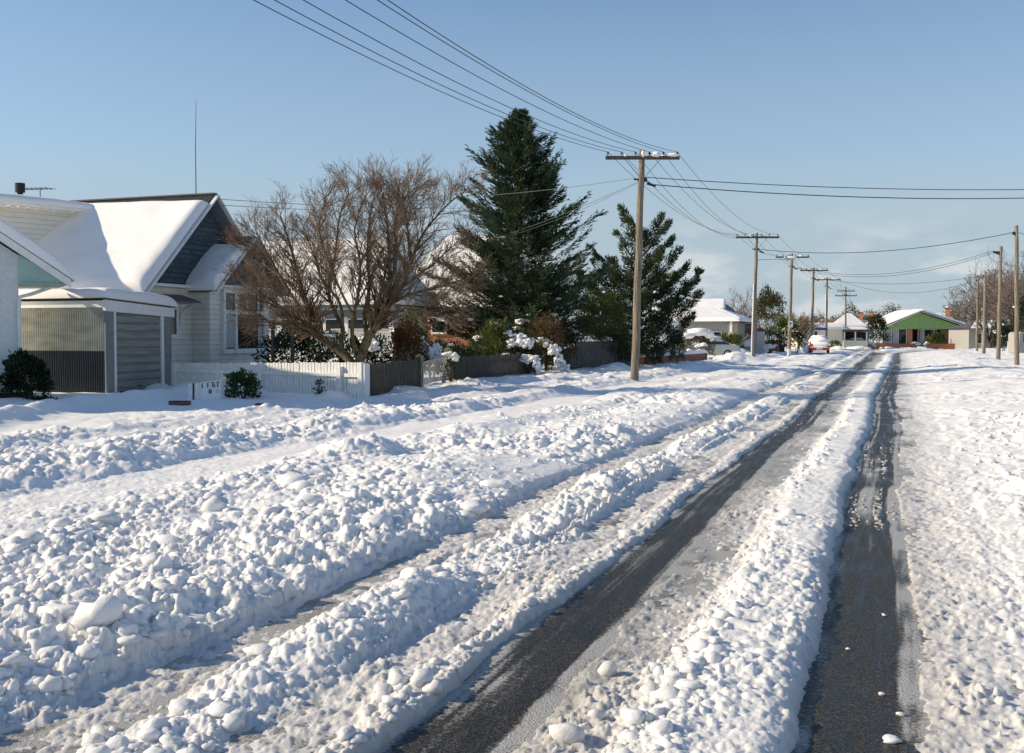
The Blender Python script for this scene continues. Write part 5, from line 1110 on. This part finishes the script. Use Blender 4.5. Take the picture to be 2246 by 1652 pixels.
x_=atd(988,779,31.6); shrub('snow_topped_shrub',(x_.x,x_.y,.1),(.24,.22,.5),'small shrub under a round ball of snow behind the tall gatepost','bush','dark',300,.08,.04,seed=12,snow_pts=[(x_,(.27,.24,.15)),(x_-UP*.06+RT*.08,(.2,.2,.13))])
shrub('garden_shrub',G3(1022,41,.1),(.8,.6,.62),'low green shrub behind the long dark paling fence','bush','mid',1500,.11,.04,seed=13,snow=2)
shrub('bamboo',G3(1090,41.5,.1),(.60,.5,1.15),'tall yellow green bamboo like shrub in front of the brick house','bush','yellowgreen',1500,.26,.045,seed=14,up=.9,snow=3)
shrub('snowy_shrub',G3(1130,42,.3),(.75,.6,.95),'leafy green shrub loaded with lumps of snow left of the snowy hedge','bush','mid',1300,.13,.045,seed=15,snow_pts=[(atd(1140,745,41.2),(.35,.3,.3)),(atd(1120,752,41.1),(.25,.25,.22)),(atd(1155,752,41),(.3,.3,.25)),(atd(1110,780,40.8),(.2,.2,.14)),(atd(1090,790,40.7),(.28,.2,.1))],snow=3)
shrub('hedge_shrub',G3(1158,41.2,.0),(.50,.5,.70),'dark shrub with snow sliding off its side at the end of the long paling fence','bush','dark',1400,.10,.045,seed=16,snow_pts=[(atd(1165,786,40.3),(.42,.3,.24)),(atd(1180,800,40.2),(.22,.3,.36)),(atd(1150,786,40.4),(.3,.3,.18))])
shrub('hedge_shrub',G3(1205,44,.0),(.85,.7,.85),'big dark shrub with snow heaped down its right side beside the board gate','bush','dark',2600,.10,.045,seed=17,snow_pts=[(atd(1216,765,43),(.3,.3,.3)),(atd(1228,790,43),(.25,.3,.35)),(atd(1236,806,43),(.3,.3,.3)),(atd(1198,750,43.2),(.25,.25,.22)),(atd(1185,745,43.2),(.18,.2,.15))])
shrub('twiggy_shrub',G3(1198,43.5,.3),(.78,.6,.95),'orange brown twiggy shrub in front of the conifer','bush','rust',2200,.16,.025,seed=18,up=.7,lump=.3,zc=1.25)
shrub('twiggy_shrub',G3(1285,49.3,.3),(1.15,.7,1.0),'olive brown twiggy shrub above the tall grey fence left of the nearest pole','bush','olive',2600,.16,.03,seed=19,up=.4,snow_pts=[(atd(1240,745,49),(.26,.25,.24)),(atd(1250,735,49.5),(.14,.14,.1))],zc=1.2)
shrub('golden_shrub',G3(1325,50.8,.2),(1.3,.8,1.4),'yellow green feathery shrub between the conifer and the nearest pole','bush','yellowgreen',3000,.20,.04,seed=20,up=.6,zc=2.0)
shrub('fence_shrub',G3(1362,50.0,.0),(.55,.4,.75),'dark ivy clump hanging over the tall grey fence','bush','dark',1200,.11,.05,seed=21,zc=.8)
shrub('ivy_post',G3(1437,54.6,.0),(.24,.22,.62),'slim ivy covered post in front of the brick fence','bush','dark',520,.10,.05,seed=22,zc=.62)
shrub('young_conifer',G3(1486,58,.0),(.42,.4,.85),'young yellow green conifer in front of the low brick fence','bush','yellowgreen',1500,.16,.035,seed=23,up=.2,zc=.85)
shrub('garden_shrub',G3(1470,66,.2),(.9,.6,.6),'dark shrub with round snow lumps behind the low brick fence','bush','dark',900,.12,.05,seed=24,snow=4)
for i,(px,d,rr,lf,lab) in enumerate(((1055,43,(.7,.5,.8),'mid','green leafy shrub between the bamboo like shrub and the gatepost'),(958,40.5,(.7,.5,.62),'mid','low mid green shrub in front of the red brick house window'),(905,41,(.8,.6,1.2),'olive','brown green shrub between the villa and the brick house'),(1268,51.5,(1.2,.8,1.9),'olive','tall olive shrub filling the gap between the conifer and the golden shrub'),(1338,52.3,(1.3,.8,1.75),'mid','tall mid green shrub behind the golden feathery shrub'),(1448,56.5,(1.1,.8,1.3),'olive','olive shrub at the foot of the cypress right of the nearest pole'),(1160,45,(.8,.6,1.1),'olive','brown green shrub behind the snow loaded shrubs'),(1240,46.8,(.6,.5,.95),'rust','rusty shrub poking over the board gate'),(985,45,(.9,.6,.6),'dark','dark low shrub under the brick house window'),(1345,49.6,(.9,.5,.9),'olive','brown green shrub spilling over the tall grey fence'),(1390,51.6,(.8,.6,1.0),'dark','dark shrub behind the foot of the nearest power pole'))):
    shrub('garden_shrub',G3(px,d,.1),rr,lab,'bush',lf,1500,.12,.045,seed=70+i,up=.6,snow=2,zc=rr[2]*1.15)
# hedge with a thick slab of snow
def snowy_hedge():
    d=70; T=shrub('clipped_hedge',G3(1530,d,.0),(1.25,.9,1.05),'clipped brown green hedge under a thick slab of snow beside the silver car','hedge','olive',3200,.10,.045,seed=25,lump=.12,zc=.95,stem=False,
      snow_pts=[(atd(1505,736,d-.9),(.75,.7,.26)),(atd(1535,728,d-.7),(.85,.8,.33)),(atd(1556,733,d-.8),(.4,.6,.33)),(atd(1490,735,d-.8),(.4,.4,.2)),(atd(1562,742,d-.8),(.2,.4,.25)),(atd(1533,756,d-1.3),(.34,.3,.22)),(atd(1512,772,d-1.5),(.5,.3,.28)),(atd(1528,778,d-1.5),(.3,.3,.25))])
snowy_hedge()
shrub('yucca',G3(1597,76,.0),(1.15,.8,.85),'spiky yellow green shrub behind the silver car','bush','yellowgreen',1500,.42,.06,seed=26,up=.7)
# distance: trees and shrubs down the street
shrub('snowy_shrub',G3(1625,92,.0),(1.7,1.2,1.75),'rusty brown shrub spotted with snow beyond the second pole','bush','rust',1700,.20,.07,seed=27,snow=7)
shrub('round_tree',G3(1686,97,.0),(1.35,1.2,1.95),'tall bushy brown green tree with a few snow patches between the second and third poles','tree','olive',2600,.22,.09,seed=29,zc=4.0,lump=.4,snow=4,tmin=.25)
shrub('snowy_shrub',G3(1655,99,.0),(2.4,1.3,1.5),'reddish brown snowy shrub under the bushy brown green tree','bush','rust',1800,.2,.08,seed=29,snow=6)
shrub('evergreen_shrub',G3(1695,95,.0),(1.9,1.2,1.3),'dark green shrub below the bushy brown green tree','bush','dark',1500,.2,.08,seed=30)
shrub('evergreen_hedge',G3(1748,94,.0),(1.1,.9,1.1),'dark green hedge right of the pole with the notice plate','hedge','dark',1300,.16,.07,seed=31,snow=1)
def cabbage_tree():
    b=G3(1719,93,0); T=thing('cabbage_tree',b,'cabbage tree with a green tuft of strap leaves left of the third pole','tree'); m=MB(); top=atd(1726,716,93); m.tube([b,b+UP*1.2,top],[.10,.08,.06],7); m.build('trunk',M['wood_pole'],T)
    dd=rand_dirs(260); dd[:,2]=dd[:,2]*.75+.25; kites('crown',np.repeat([top[:]],260,0)+dd*.1,dd,1.15,.09,L['yellowgreen'],T,curl=.05)
cabbage_tree()
SP=[None,(0,0,0,0,.06,.08),(7,.5,.55,.55,.06,.12),(7,.55,.55,.6,.05,.15),(5,.6,.55,.7,.03,.18)]
def simple_bare(px,d,zt,label,seed,n=7,spread=.5,r=.10,tw='twig_grey',minr=.012,group=None,name='bare_tree',z0=.9,ln=None):
    b=G3(px,d,0); rnd=random.Random(seed); limbs=[]
    for i in range(n):
        a=6.283*i/n+rnd.random(); sp=spread*(.3+.9*rnd.random()); dirv=Vector((math.cos(a)*sp,math.sin(a)*sp,1)).normalized(); limbs.append((b+UP*(z0*(.6+.4*rnd.random())),dirv,(zt-z0)*(.55+.25*rnd.random()),r*.6))
    return bare_tree(name,b,limbs,SP,label,'tree',seed,([b-UP*.2,b+UP*z0],[r*1.2,r]),tw,minr,3,group,'trunk')
simple_bare(1640,104,6.3,'thin bare sapling above the grey house roof line left of the second pole',31,5,.35,.06,minr=.010)
simple_bare(1752,112,4.6,'rusty bare tree between the third and fourth poles',32,9,.8,.10,'twig',.014)
simple_bare(2172,120,9.5,'bare grey tree behind the two middle stub poles',33,9,.6,.16,minr=.016)
simple_bare(2222,100,9.6,'tall bare tree rising beside the tallest stub pole',34,9,.55,.15,minr=.014)
simple_bare(2265,92,9.2,'bare tree crossing the right edge behind the stub poles',35,8,.6,.15,minr=.013)
simple_bare(2128,150,8.0,'far bare tree over the porch house roof',36,8,.8,.14,minr=.020)
simple_bare(1210,60,6.5,'thin bare twigs rising between the conifer and the cypress',37,5,.25,.06,minr=.007)
shrub('evergreen_shrub',G3(2202,98,.0),(1.0,1.0,1.55),'dark evergreen shrub behind the second stub pole with snow patches','bush','dark',2200,.2,.08,seed=32,snow=5)
shrub('evergreen_shrub',G3(2250,84,.0),(1.0,1.0,2.3),'tall dark evergreen at the right edge of the street','tree','dark',2300,.2,.08,seed=33,zc=2.6,snow=3)
shrub('evergreen_tree',G3(1926,133,.0),(1.35,1.2,2.15),'dark evergreen tree in front of the left end of the green gabled house','tree','dark',2600,.28,.09,seed=34,lump=.4)
shrub('porch_shrub',G3(2040,138,.0),(.95,.8,.85),'yellow green shrub in the middle of the green gabled house','bush','yellowgreen',900,.22,.09,seed=35)
shrub('porch_shrub',G3(2060,137.5,.1),(.9,.8,1.05),'darker shrub right of the yellow green shrub at the porch','bush','mid',900,.22,.09,seed=36)
shrub('porch_shrub',G3(2118,137,.0),(1.05,.8,.9),'rounded shrub at the right window of the green gabled house','bush','mid',1000,.22,.09,seed=37,snow=1)
for i,(px,py,w) in enumerate(((2008,747,.8),(2033,751,.55),(2101,751,.4),(1894,752,1.1),(2170,752,1.3),(1880,751,2.0),(1838,751,1.2))):
    p=atd(px,py,(134.1 if i<5 else 119)-i*.1); p.z=.70 if i<5 else .3; o=blobs('snow_heap',[((p.x,p.y,p.z),(w*.62,w*.45,.26)),((p.x+w*.4,p.y,p.z-.04),(w*.4,w*.35,.2)),((p.x-w*.35,p.y,p.z-.05),(w*.4,w*.35,.17))],M['snow'],None,2,.35)
    tag(o,['round snow heap on the brick garden wall left of the porch','small snow heap beside the gap in the brick garden wall','snow heap under the right window of the green gabled house','snow heap at the left end of the brick garden wall','snow heap on the right end of the brick garden wall','broad snow heap in front of the carport','snow heap beside the clipped round shrub'][i],'snow heap','snow heaps at the junction')
shrub('round_shrub',G3(1831,121,.0),(.72,.6,.62),'clipped round yellow green shrub in front of the cream house','bush','olive',700,.14,.07,seed=38,lump=.1,stem=False)
far=[(1690,175,5.6,'olive'),(1722,180,4.6,'rust'),(1768,170,4.8,'rust'),(1795,185,5.2,'olive'),(1822,176,4.7,'dark'),(1846,190,5.6,'olive'),(1868,172,6.9,'olive'),(1895,180,5.6,'rust'),(1915,178,6.0,'rust'),(1955,176,7.2,'olive'),(1985,190,5.2,'rust'),(2095,182,5.6,'rust'),(2150,176,6.0,'olive'),(1615,150,5.2,'rust'),(2185,150,7,'rust'),(2240,140,6,'rust')]
kinds={'olive':'bushy brown green','rust':'rusty twiggy','dark':'dark evergreen'}
wh=['beyond the bushy tree left of the third pole','beyond the cabbage tree','beyond the rusty bare tree','between the third and fourth poles','behind the flat roofed cream house','left of the fifth pole on the skyline','behind the snow pyramid roof peak','behind the brick chimneys','between the brick chimneys and the green gable','above the left slope of the green gable','just left of the green gable peak','behind the chimney of the green gabled house','behind the porch house','behind the grey house at its right end','beyond the pale greenish stub pole','beyond the tallest stub pole']
for i,(px,d,zt,lf) in enumerate(far):
    shrub('skyline_tree',G3(px,d,0),(1.5+.5*(i%3),1.5,zt*.30),'far %s tree %s'%(kinds[lf],wh[i]),'tree',lf,700,.34,.10,seed=40+i,zc=zt*.68,lump=.5,group='trees on the skyline',snow=2 if i%3==0 else 0)
# lattice trellis beside the bungalow
def trellis():
    p=atd(598,712,33.2); q=atd(641,712,33.2); T=thing('lattice_trellis',(p.x,p.y,0),'diagonal lattice trellis in front of the villa verandah right of the bungalow','trellis')
    m=MB(); z0,z1=.5,p.z
    for a in(p,q): m.box(a.x-.04,a.x+.04,a.y-.04,a.y+.04,0,z1+.05)
    m.obox(Vector((p.x,p.y,z1)),Vector((q.x,q.y,z1)),.05,.06); m.build('trellis_frame',M['fence_grey'],T)
    m=MB(); w=(q-p).length; h=z1-z0; n=6
    for i in range(-8,9):
        for s in(1,-1):
            a0=max(0,min(w,i*.13 if s>0 else i*.13)); 
            t0=i*.13; 
            x0=t0;x1=t0+h
            lo=max(0,x0);hi=min(w,x1)
            if hi-lo<.05: continue
            za=z0+(lo-x0);zb=z0+(hi-x0)
            if s<0: lo,hi=w-lo,w-hi
            d_=(q-p).normalized(); A_=p+d_*lo;B_=p+d_*hi; m.obox(Vector((A_.x,A_.y-.005*s,za)),Vector((B_.x,B_.y-.005*s,zb)),.008,.035,(0,1,0))
    m.build('lattice',M['wood_dark'],T)
trellis()

# ================================================================== cars and street things
def car(name,base,ang,label,prof,cab,W,paint,cat='car',snowpts=(),Lc=4.2,parts=()):
    xf=Matrix.Translation(base)@Matrix.Rotation(ang,4,'Z'); T=thing(name,base,label,cat)
    # body: side profile (x forward,z) lofted across with rounded shoulders
    def loft(pr,stations):
        m=MB(xf); n=len(pr); vs=[]
        cx=sum(p[0] for p in pr)/n; cz=sum(p[1] for p in pr)/n
        for yy,k in stations:
            for px,pz in pr: vs.append((cx+(px-cx)*k,yy,cz+(pz-cz)*k if pz>cz else pz))
        fs=[(i*n+j,i*n+(j+1)%n,(i+1)*n+(j+1)%n,(i+1)*n+j) for i in range(len(stations)-1) for j in range(n)]+[tuple(range(n)),tuple(range((len(stations)-1)*n,len(stations)*n))[::-1]]
        m.add(vs,fs); return m
    w=W/2
    body=loft(prof,[(-w,.93),(-w*.96,.985),(-w*.8,1),(w*.8,1),(w*.96,.985),(w,.93)]).build('body',paint,T)
    loft(cab,[(-w*.86,.86),(-w*.80,.97),(-w*.6,1),(w*.6,1),(w*.80,.97),(w*.86,.86)]).build('cabin',paint,T)
    return T,xf
def wheel(xf,x,y,r,T,s):
    m=MB(xf); m.tube([(x,y-.09*s,r),(x,y-.07*s,r),(x,y+.09*s,r),(x,y+.11*s,r)],[r*.9,r,r,r*.9],18); t=m.build('wheel',M['tyre'],T)
    m=MB(xf); m.tube([(x,y+.10*s,r),(x,y+.125*s,r)],[r*.62,r*.55],14); m.build('rim',M['galv'],t)
# silver saloon, tail towards the road
def silver_car():
    b=G3(1553,72.5,.18); ang=math.radians(180+12)
    prof=[(-2.1,.28),(-2.15,.55),(-2.1,.86),(-1.2,.93),(1.3,.92),(2.0,.74),(2.1,.5),(2.05,.28)]
    cab=[(-1.55,.90),(-.85,1.36),(.35,1.38),(1.15,.90)]
    T,xf=car('parked_car',b,ang,'silver saloon car parked with its tail to the street beside the snowy hedge',prof,cab,1.68,M['silver'])
    for x in(-1.3,1.3):
        for s in(-1,1): wheel(xf,x,s*.74,.30,T,s)
    for s in(-1,1):
        m=MB(xf); m.prism([(-1.38,s*.735,.95),(-.82,s*.69,1.30),(.30,s*.69,1.31),(.98,s*.735,.95)],(0,s*.012,0)); m.build('side_window',M['glass'],T)
        m=MB(xf); m.box(-2.155,-2.06,s*.62-.18,s*.62+.18,.58,.78); m.build('tail_lamp',M['redlens'],T)
    m=MB(xf); m.prism([(-1.53,-.62,.96),(-1.53,.62,.96),(-.93,.56,1.33),(-.93,-.56,1.33)],(-.02,0,.015)); m.build('rear_window',M['glass'],T)
    m=MB(xf); m.box(-2.22,-2.05,-.82,.82,.32,.50); m.build('bumper',M['greysheet'],T)
    m=MB(xf); m.box(-2.235,-2.222,-.25,.25,.38,.49); m.build('number_plate',M['trim'],T)
    blobs_each('car_snow',[(xf@Vector((1.6,0,.9)),(.5,.7,.14)),(xf@Vector((-.25,0,1.42)),(.7,.62,.12))],M['snow'],T)
silver_car()
o=blobs('snow_bank',[(G3(1622,74.5,.35),(.75,.7,.5)),(G3(1606,75,.6),(.6,.6,.5)),(G3(1640,74,.2),(.7,.7,.35))],M['snow'],None,3,.25); tag(o,'smooth snow bank sloping down behind the silver car','snow bank')
def red_car():
    b=G3(1797,91,.22); ang=math.radians(94)
    prof=[(-1.85,.25),(-1.95,.5),(-1.92,.88),(-1.2,.95),(1.2,.92),(1.85,.72),(1.92,.5),(1.88,.25)]
    cab=[(-1.78,.90),(-1.15,1.36),(.35,1.38),(1.05,.90)]
    T,xf=car('parked_car',b,ang,'red hatchback seen from behind, buried in snow in front of the fourth pole',prof,cab,1.66,M['redpaint'])
    for x in(-1.2,1.2):
        for s in(-1,1): wheel(xf,x,s*.72,.28,T,s)
    m=MB(xf); m.prism([(-1.76,-.60,.98),(-1.76,.60,.98),(-1.22,.54,1.32),(-1.22,-.54,1.32)],(-.03,0,.02)); m.build('rear_window',M['glass'],T)
    for s in(-1,1): m=MB(xf); m.box(-1.975,-1.88,s*.64-.14,s*.64+.14,.56,.80); m.build('tail_lamp',M['redlens'],T)
    m=MB(xf); m.box(-2.02,-1.85,-.83,.83,.28,.46); m.build('bumper',M['redpaint'],T)
    m=MB(xf); m.box(-2.03,-2.021,-.24,.24,.34,.45); m.build('number_plate',M['trim'],T)
    blobs_each('car_snow',[(xf@Vector((-.3,0,1.36)),(.68,1.1,.22)),(xf@Vector((-1.45,0,1.05)),(.76,.58,.36)),(xf@Vector((-1.82,0,.76)),(.88,.26,.27)),(xf@Vector((-2.0,0,.52)),(.78,.10,.05)),(xf@Vector((1.3,0,.95)),(.75,.6,.2)),(xf@Vector((-.3,.70,1.0)),(.16,1.2,.3)),(xf@Vector((-.3,-.70,1.0)),(.16,1.2,.3)),(xf@Vector((-.9,1.0,.35)),(.35,.8,.35))],M['snow'],T,3,.22)
red_car()
def dark_car():
    b=G3(2209,124,.2); ang=math.atan2(RT.y,RT.x)
    T,xf=car('parked_car',b,ang,'dark blue car half hidden in the driveway behind the stub poles',[(-2.1,.28),(-2.15,.6),(-2.05,.86),(1.3,.92),(2.05,.74),(2.1,.28)],[(-1.5,.88),(-.9,1.36),(.35,1.38),(1.15,.88)],1.68,mat('dark blue car paint',(.03,.04,.07),.3,var=.05))
    for x in(-1.3,1.3): wheel(xf,x,-.76,.30,T,-1)
    m=MB(xf); m.prism([(-1.33,-.74,.95),(-.82,-.69,1.30),(.30,-.69,1.31),(.98,-.74,.95)],(0,-.012,0)); m.build('side_window',M['glass'],T)
    blobs_each('car_snow',[(xf@Vector((-.25,0,1.42)),(.75,.65,.16))],M['snow'],T)
dark_car()
def carport_car():
    b=G3(1880,127.2,.1); ang=math.atan2(RT.y,RT.x)
    T,xf=car('parked_car',b,ang,'pale grey car parked in the dark carport of the cream house','' or [(-2.1,.28),(-2.15,.6),(-2.05,.86),(1.3,.92),(2.05,.74),(2.1,.28)],[(-1.5,.88),(-.9,1.36),(.35,1.38),(1.15,.88)],1.68,M['silver'])
    for x in(-1.3,1.3): wheel(xf,x,-.76,.30,T,-1)
    m=MB(xf); m.prism([(-1.33,-.74,.95),(-.82,-.69,1.30),(.30,-.69,1.31),(.98,-.74,.95)],(0,-.012,0)); m.build('side_window',M['glass'],T)
carport_car()
def boxes():
    a=atd(1668,769,90); b=G3(1668,90,0); T=thing('utility_cabinet',b,'pale concrete utility cabinet standing between the second and third poles','cabinet')
    w=.40; z=atd(1668,729,90).z; m=MB(); m.prism([b-RT*w,b+RT*w,b+RT*(w*.95)+UP*z,b-RT*(w*.80)+UP*z],FW*.5); m.build('body',M['conc'],T); m=MB(); m.prism([b-RT*(w*.9)+UP*z,b+RT*(w*1.0)+UP*z,b+RT*w+UP*(z+.06),b-RT*(w*.85)+UP*(z+.06)],FW*.5); m.build('lid',M['conc'],T)
    m=MB(); m.prism([b-RT*(w*.75)+UP*(z*.25)-FW*.006,b+RT*(w*.8)+UP*(z*.25)-FW*.006,b+RT*(w*.78)+UP*(z*.8)-FW*.006,b-RT*(w*.7)+UP*(z*.8)-FW*.006],-FW*.012); m.build('door',M['conc'],T)
    b=G3(1688,88,0); T=thing('brick_letterbox',b,'small square brick letterbox under a fat cap of snow','letterbox'); m=MB(); m.prism([b-RT*.26,b+RT*.26,b+RT*.26+UP*.72,b-RT*.26+UP*.72],FW*.45); bd=m.build('body',M['brick_dark'],T)
    m=MB(); q=b+UP*.52-FW*.008; m.prism([q-RT*.14,q+RT*.14,q+RT*.14+UP*.04,q-RT*.14+UP*.04],-FW*.006); m.build('mail_slot',M['black'],bd)
    blobs_each('snow_cap',[(b+UP*.86+RT*.12,(.5,.4,.26)),(b+UP*.6-RT*.34,(.22,.25,.4))],M['snow'],T)
    p=G3(1679,96,0);q=G3(1716,96,0); T=thing('brick_fence',p,'dark red brick fence with snow capped ends behind the brick letterbox','fence'); m=MB(); m.prism([p,q,q+UP*1.35,p+UP*1.35],FW*.2); m.build('wall',M['brick_dark'],T)
    for e in(p,q): blobs_each('snow_cap',[(e+UP*1.42,(.42,.3,.16))],M['snow'],T)
    p=G3(1620,88,0);q=G3(1652,88,0); T=thing('rendered_fence',p,'low grey rendered fence with snow drifted on top beyond the silver car','fence'); m=MB(); m.prism([p,q,q+UP*.8,p+UP*.8],FW*.2); m.build('wall',M['greyw'],T); snow_slab('snow_cap',p-RT*.1-FW*.15+UP*.8,q+RT*.1-FW*.15+UP*.8,q+RT*.1+FW*.4+UP*.8,p-RT*.1+FW*.4+UP*.8,.65,T,24,12,6,4,.4,61)
    b=G3(1715,90,0); T=thing('rubbish_bin',b,'dark wheeled bin standing left of the third pole','bin'); m=MB(); m.prism([b-RT*.2,b+RT*.2,b+RT*.26+UP*.85,b-RT*.26+UP*.85],FW*.5); m.build('body',M['black'],T); m=MB(); m.prism([b-RT*.28+UP*.86,b+RT*.28+UP*.86,b+RT*.28+UP*.92,b-RT*.28+UP*.92],FW*.56); m.build('lid',M['black'],T); m=MB(); m.tube([b-RT*.24+UP*.08+FW*.5,b+RT*.24+UP*.08+FW*.5],.09,10); m.build('axle',M['tyre'],T)
    b=G3(2222,86,0); T=thing('green_cabinet',b,'pale green utility cabinet beside the tallest stub pole','cabinet'); m=MB(); m.prism([b-RT*.24,b+RT*.26,b+RT*.26+UP*1.2,b-RT*.24+UP*1.2],FW*.45); m.build('body',mat('pale green enamel',(.42,.56,.45),.5),T); m=MB(); m.prism([b-RT*.27+UP*1.2-FW*.03,b+RT*.29+UP*1.2-FW*.03,b+RT*.29+UP*1.25-FW*.03,b-RT*.27+UP*1.25-FW*.03],FW*.51); m.build('lid',mat('pale green lid',(.36,.5,.4),.5),T)
    b=G3(2236,80,0); T=thing('van',b,'pale grey van body cut off by the right edge behind the tallest stub pole','van')
    m=MB(); m.prism([b+UP*.4,b+RT*4+UP*.4,b+RT*4+UP*2.0,b+RT*.15+UP*2.0,b+UP*1.85],FW*1.8); m.build('body',M['greyw'],T)
    xf=Matrix.Translation(b)@Matrix.Rotation(math.atan2(RT.y,RT.x),4,'Z')
    for x in(.8,3.2): wheel(xf,x,.05,.34,T,-1)
    m=MB(); q=b+RT*.3+UP*1.2-FW*.01; m.prism([q,q+RT*1.0,q+RT*1.0+UP*.6,q+UP*.6],-FW*.01); m.build('window',M['glass'],T)
boxes()
# ------------------------------------------------------------------ light, sky, camera
SUN=Vector((-.945,-.33,0)).normalized(); EL=math.radians(26.5)
sd=Vector((SUN.x*math.cos(EL),SUN.y*math.cos(EL),math.sin(EL)))
sl=bpy.data.lights.new('sun','SUN'); sl.energy=5.0; sl.angle=math.radians(.5); sl.color=(1,.845,.625)
so=link(bpy.data.objects.new('sun',sl)); so.rotation_euler=sd.to_track_quat('Z','Y').to_euler()
w=bpy.data.worlds.new('World'); S.world=w; w.use_nodes=True; nt=w.node_tree; bg=nt.nodes['Background']
sk=nn(nt,'ShaderNodeTexSky',sky_type='NISHITA'); sk.sun_disc=False; sk.sun_elevation=EL; sk.sun_rotation=math.atan2(SUN.x,SUN.y)
sk.air_density=1.0; sk.dust_density=.05; sk.ozone_density=3.0; sk.altitude=0
tc=nn(nt,'ShaderNodeTexCoord'); mp=nn(nt,'ShaderNodeMapping'); mp.inputs['Scale'].default_value=(5,5,14); nt.links.new(tc.outputs['Generated'],mp.inputs[0])
no=nn(nt,'ShaderNodeTexNoise'); no.inputs['Scale'].default_value=2.1; no.inputs['Detail'].default_value=7; no.inputs['Roughness'].default_value=.55; nt.links.new(mp.outputs[0],no.inputs['Vector'])
cr=nn(nt,'ShaderNodeMapRange',interpolation_type='SMOOTHSTEP'); cr.inputs[1].default_value=.44; cr.inputs[2].default_value=.62; cr.inputs[4].default_value=.5; nt.links.new(no.outputs[0],cr.inputs[0])
sp=nn(nt,'ShaderNodeSeparateXYZ'); nt.links.new(tc.outputs['Generated'],sp.inputs[0])
lo=nn(nt,'ShaderNodeMapRange',interpolation_type='SMOOTHSTEP'); lo.inputs[1].default_value=.13; lo.inputs[2].default_value=.05; nt.links.new(sp.outputs[2],lo.inputs[0])
ml=nn(nt,'ShaderNodeMath',operation='MULTIPLY'); nt.links.new(cr.outputs[0],ml.inputs[0]); nt.links.new(lo.outputs[0],ml.inputs[1])
mx=nn(nt,'ShaderNodeMix',data_type='RGBA'); nt.links.new(ml.outputs[0],mx.inputs[0]); nt.links.new(sk.outputs[0],mx.inputs[6]); mx.inputs[7].default_value=(5.6,5.7,6.2,1)
hz=nn(nt,'ShaderNodeValToRGB'); hz.color_ramp.interpolation='EASE'; e=hz.color_ramp.elements; e[0].position=0; e[0].color=(.95,.95,.95,1); e[1].position=.36; e[1].color=(.0,.0,.0,1); q=e.new(.09); q.color=(.85,.85,.85,1); q=e.new(.18); q.color=(.36,.36,.36,1)
nt.links.new(sp.outputs[2],hz.inputs[0])
mz=nn(nt,'ShaderNodeMix',data_type='RGBA'); nt.links.new(hz.outputs[0],mz.inputs[0]); nt.links.new(sk.outputs[0],mz.inputs[6]); mz.inputs[7].default_value=(3.0,3.72,4.25,1)
nt.links.new(mz.outputs[2],mx.inputs[6]); mx.inputs[7].default_value=(6.0,5.95,5.9,1)
nt.links.new(mx.outputs[2],bg.inputs[0]); bg.inputs[1].default_value=.126
cam=bpy.data.cameras.new('camera'); cam.sensor_width=36; cam.lens=36*F/2246; cam.clip_start=.1; cam.clip_end=6000
co=link(bpy.data.objects.new('camera',cam)); co.location=(0,0,H); co.rotation_euler=(math.pi/2-PT,0,A); S.camera=co
S.view_settings.view_transform='Standard'; S.view_settings.look='None'; S.view_settings.exposure=.16; S.view_settings.gamma=1
S.cycles.use_denoising=True; S.cycles.max_bounces=10; S.cycles.diffuse_bounces=7; S.cycles.transparent_max_bounces=8
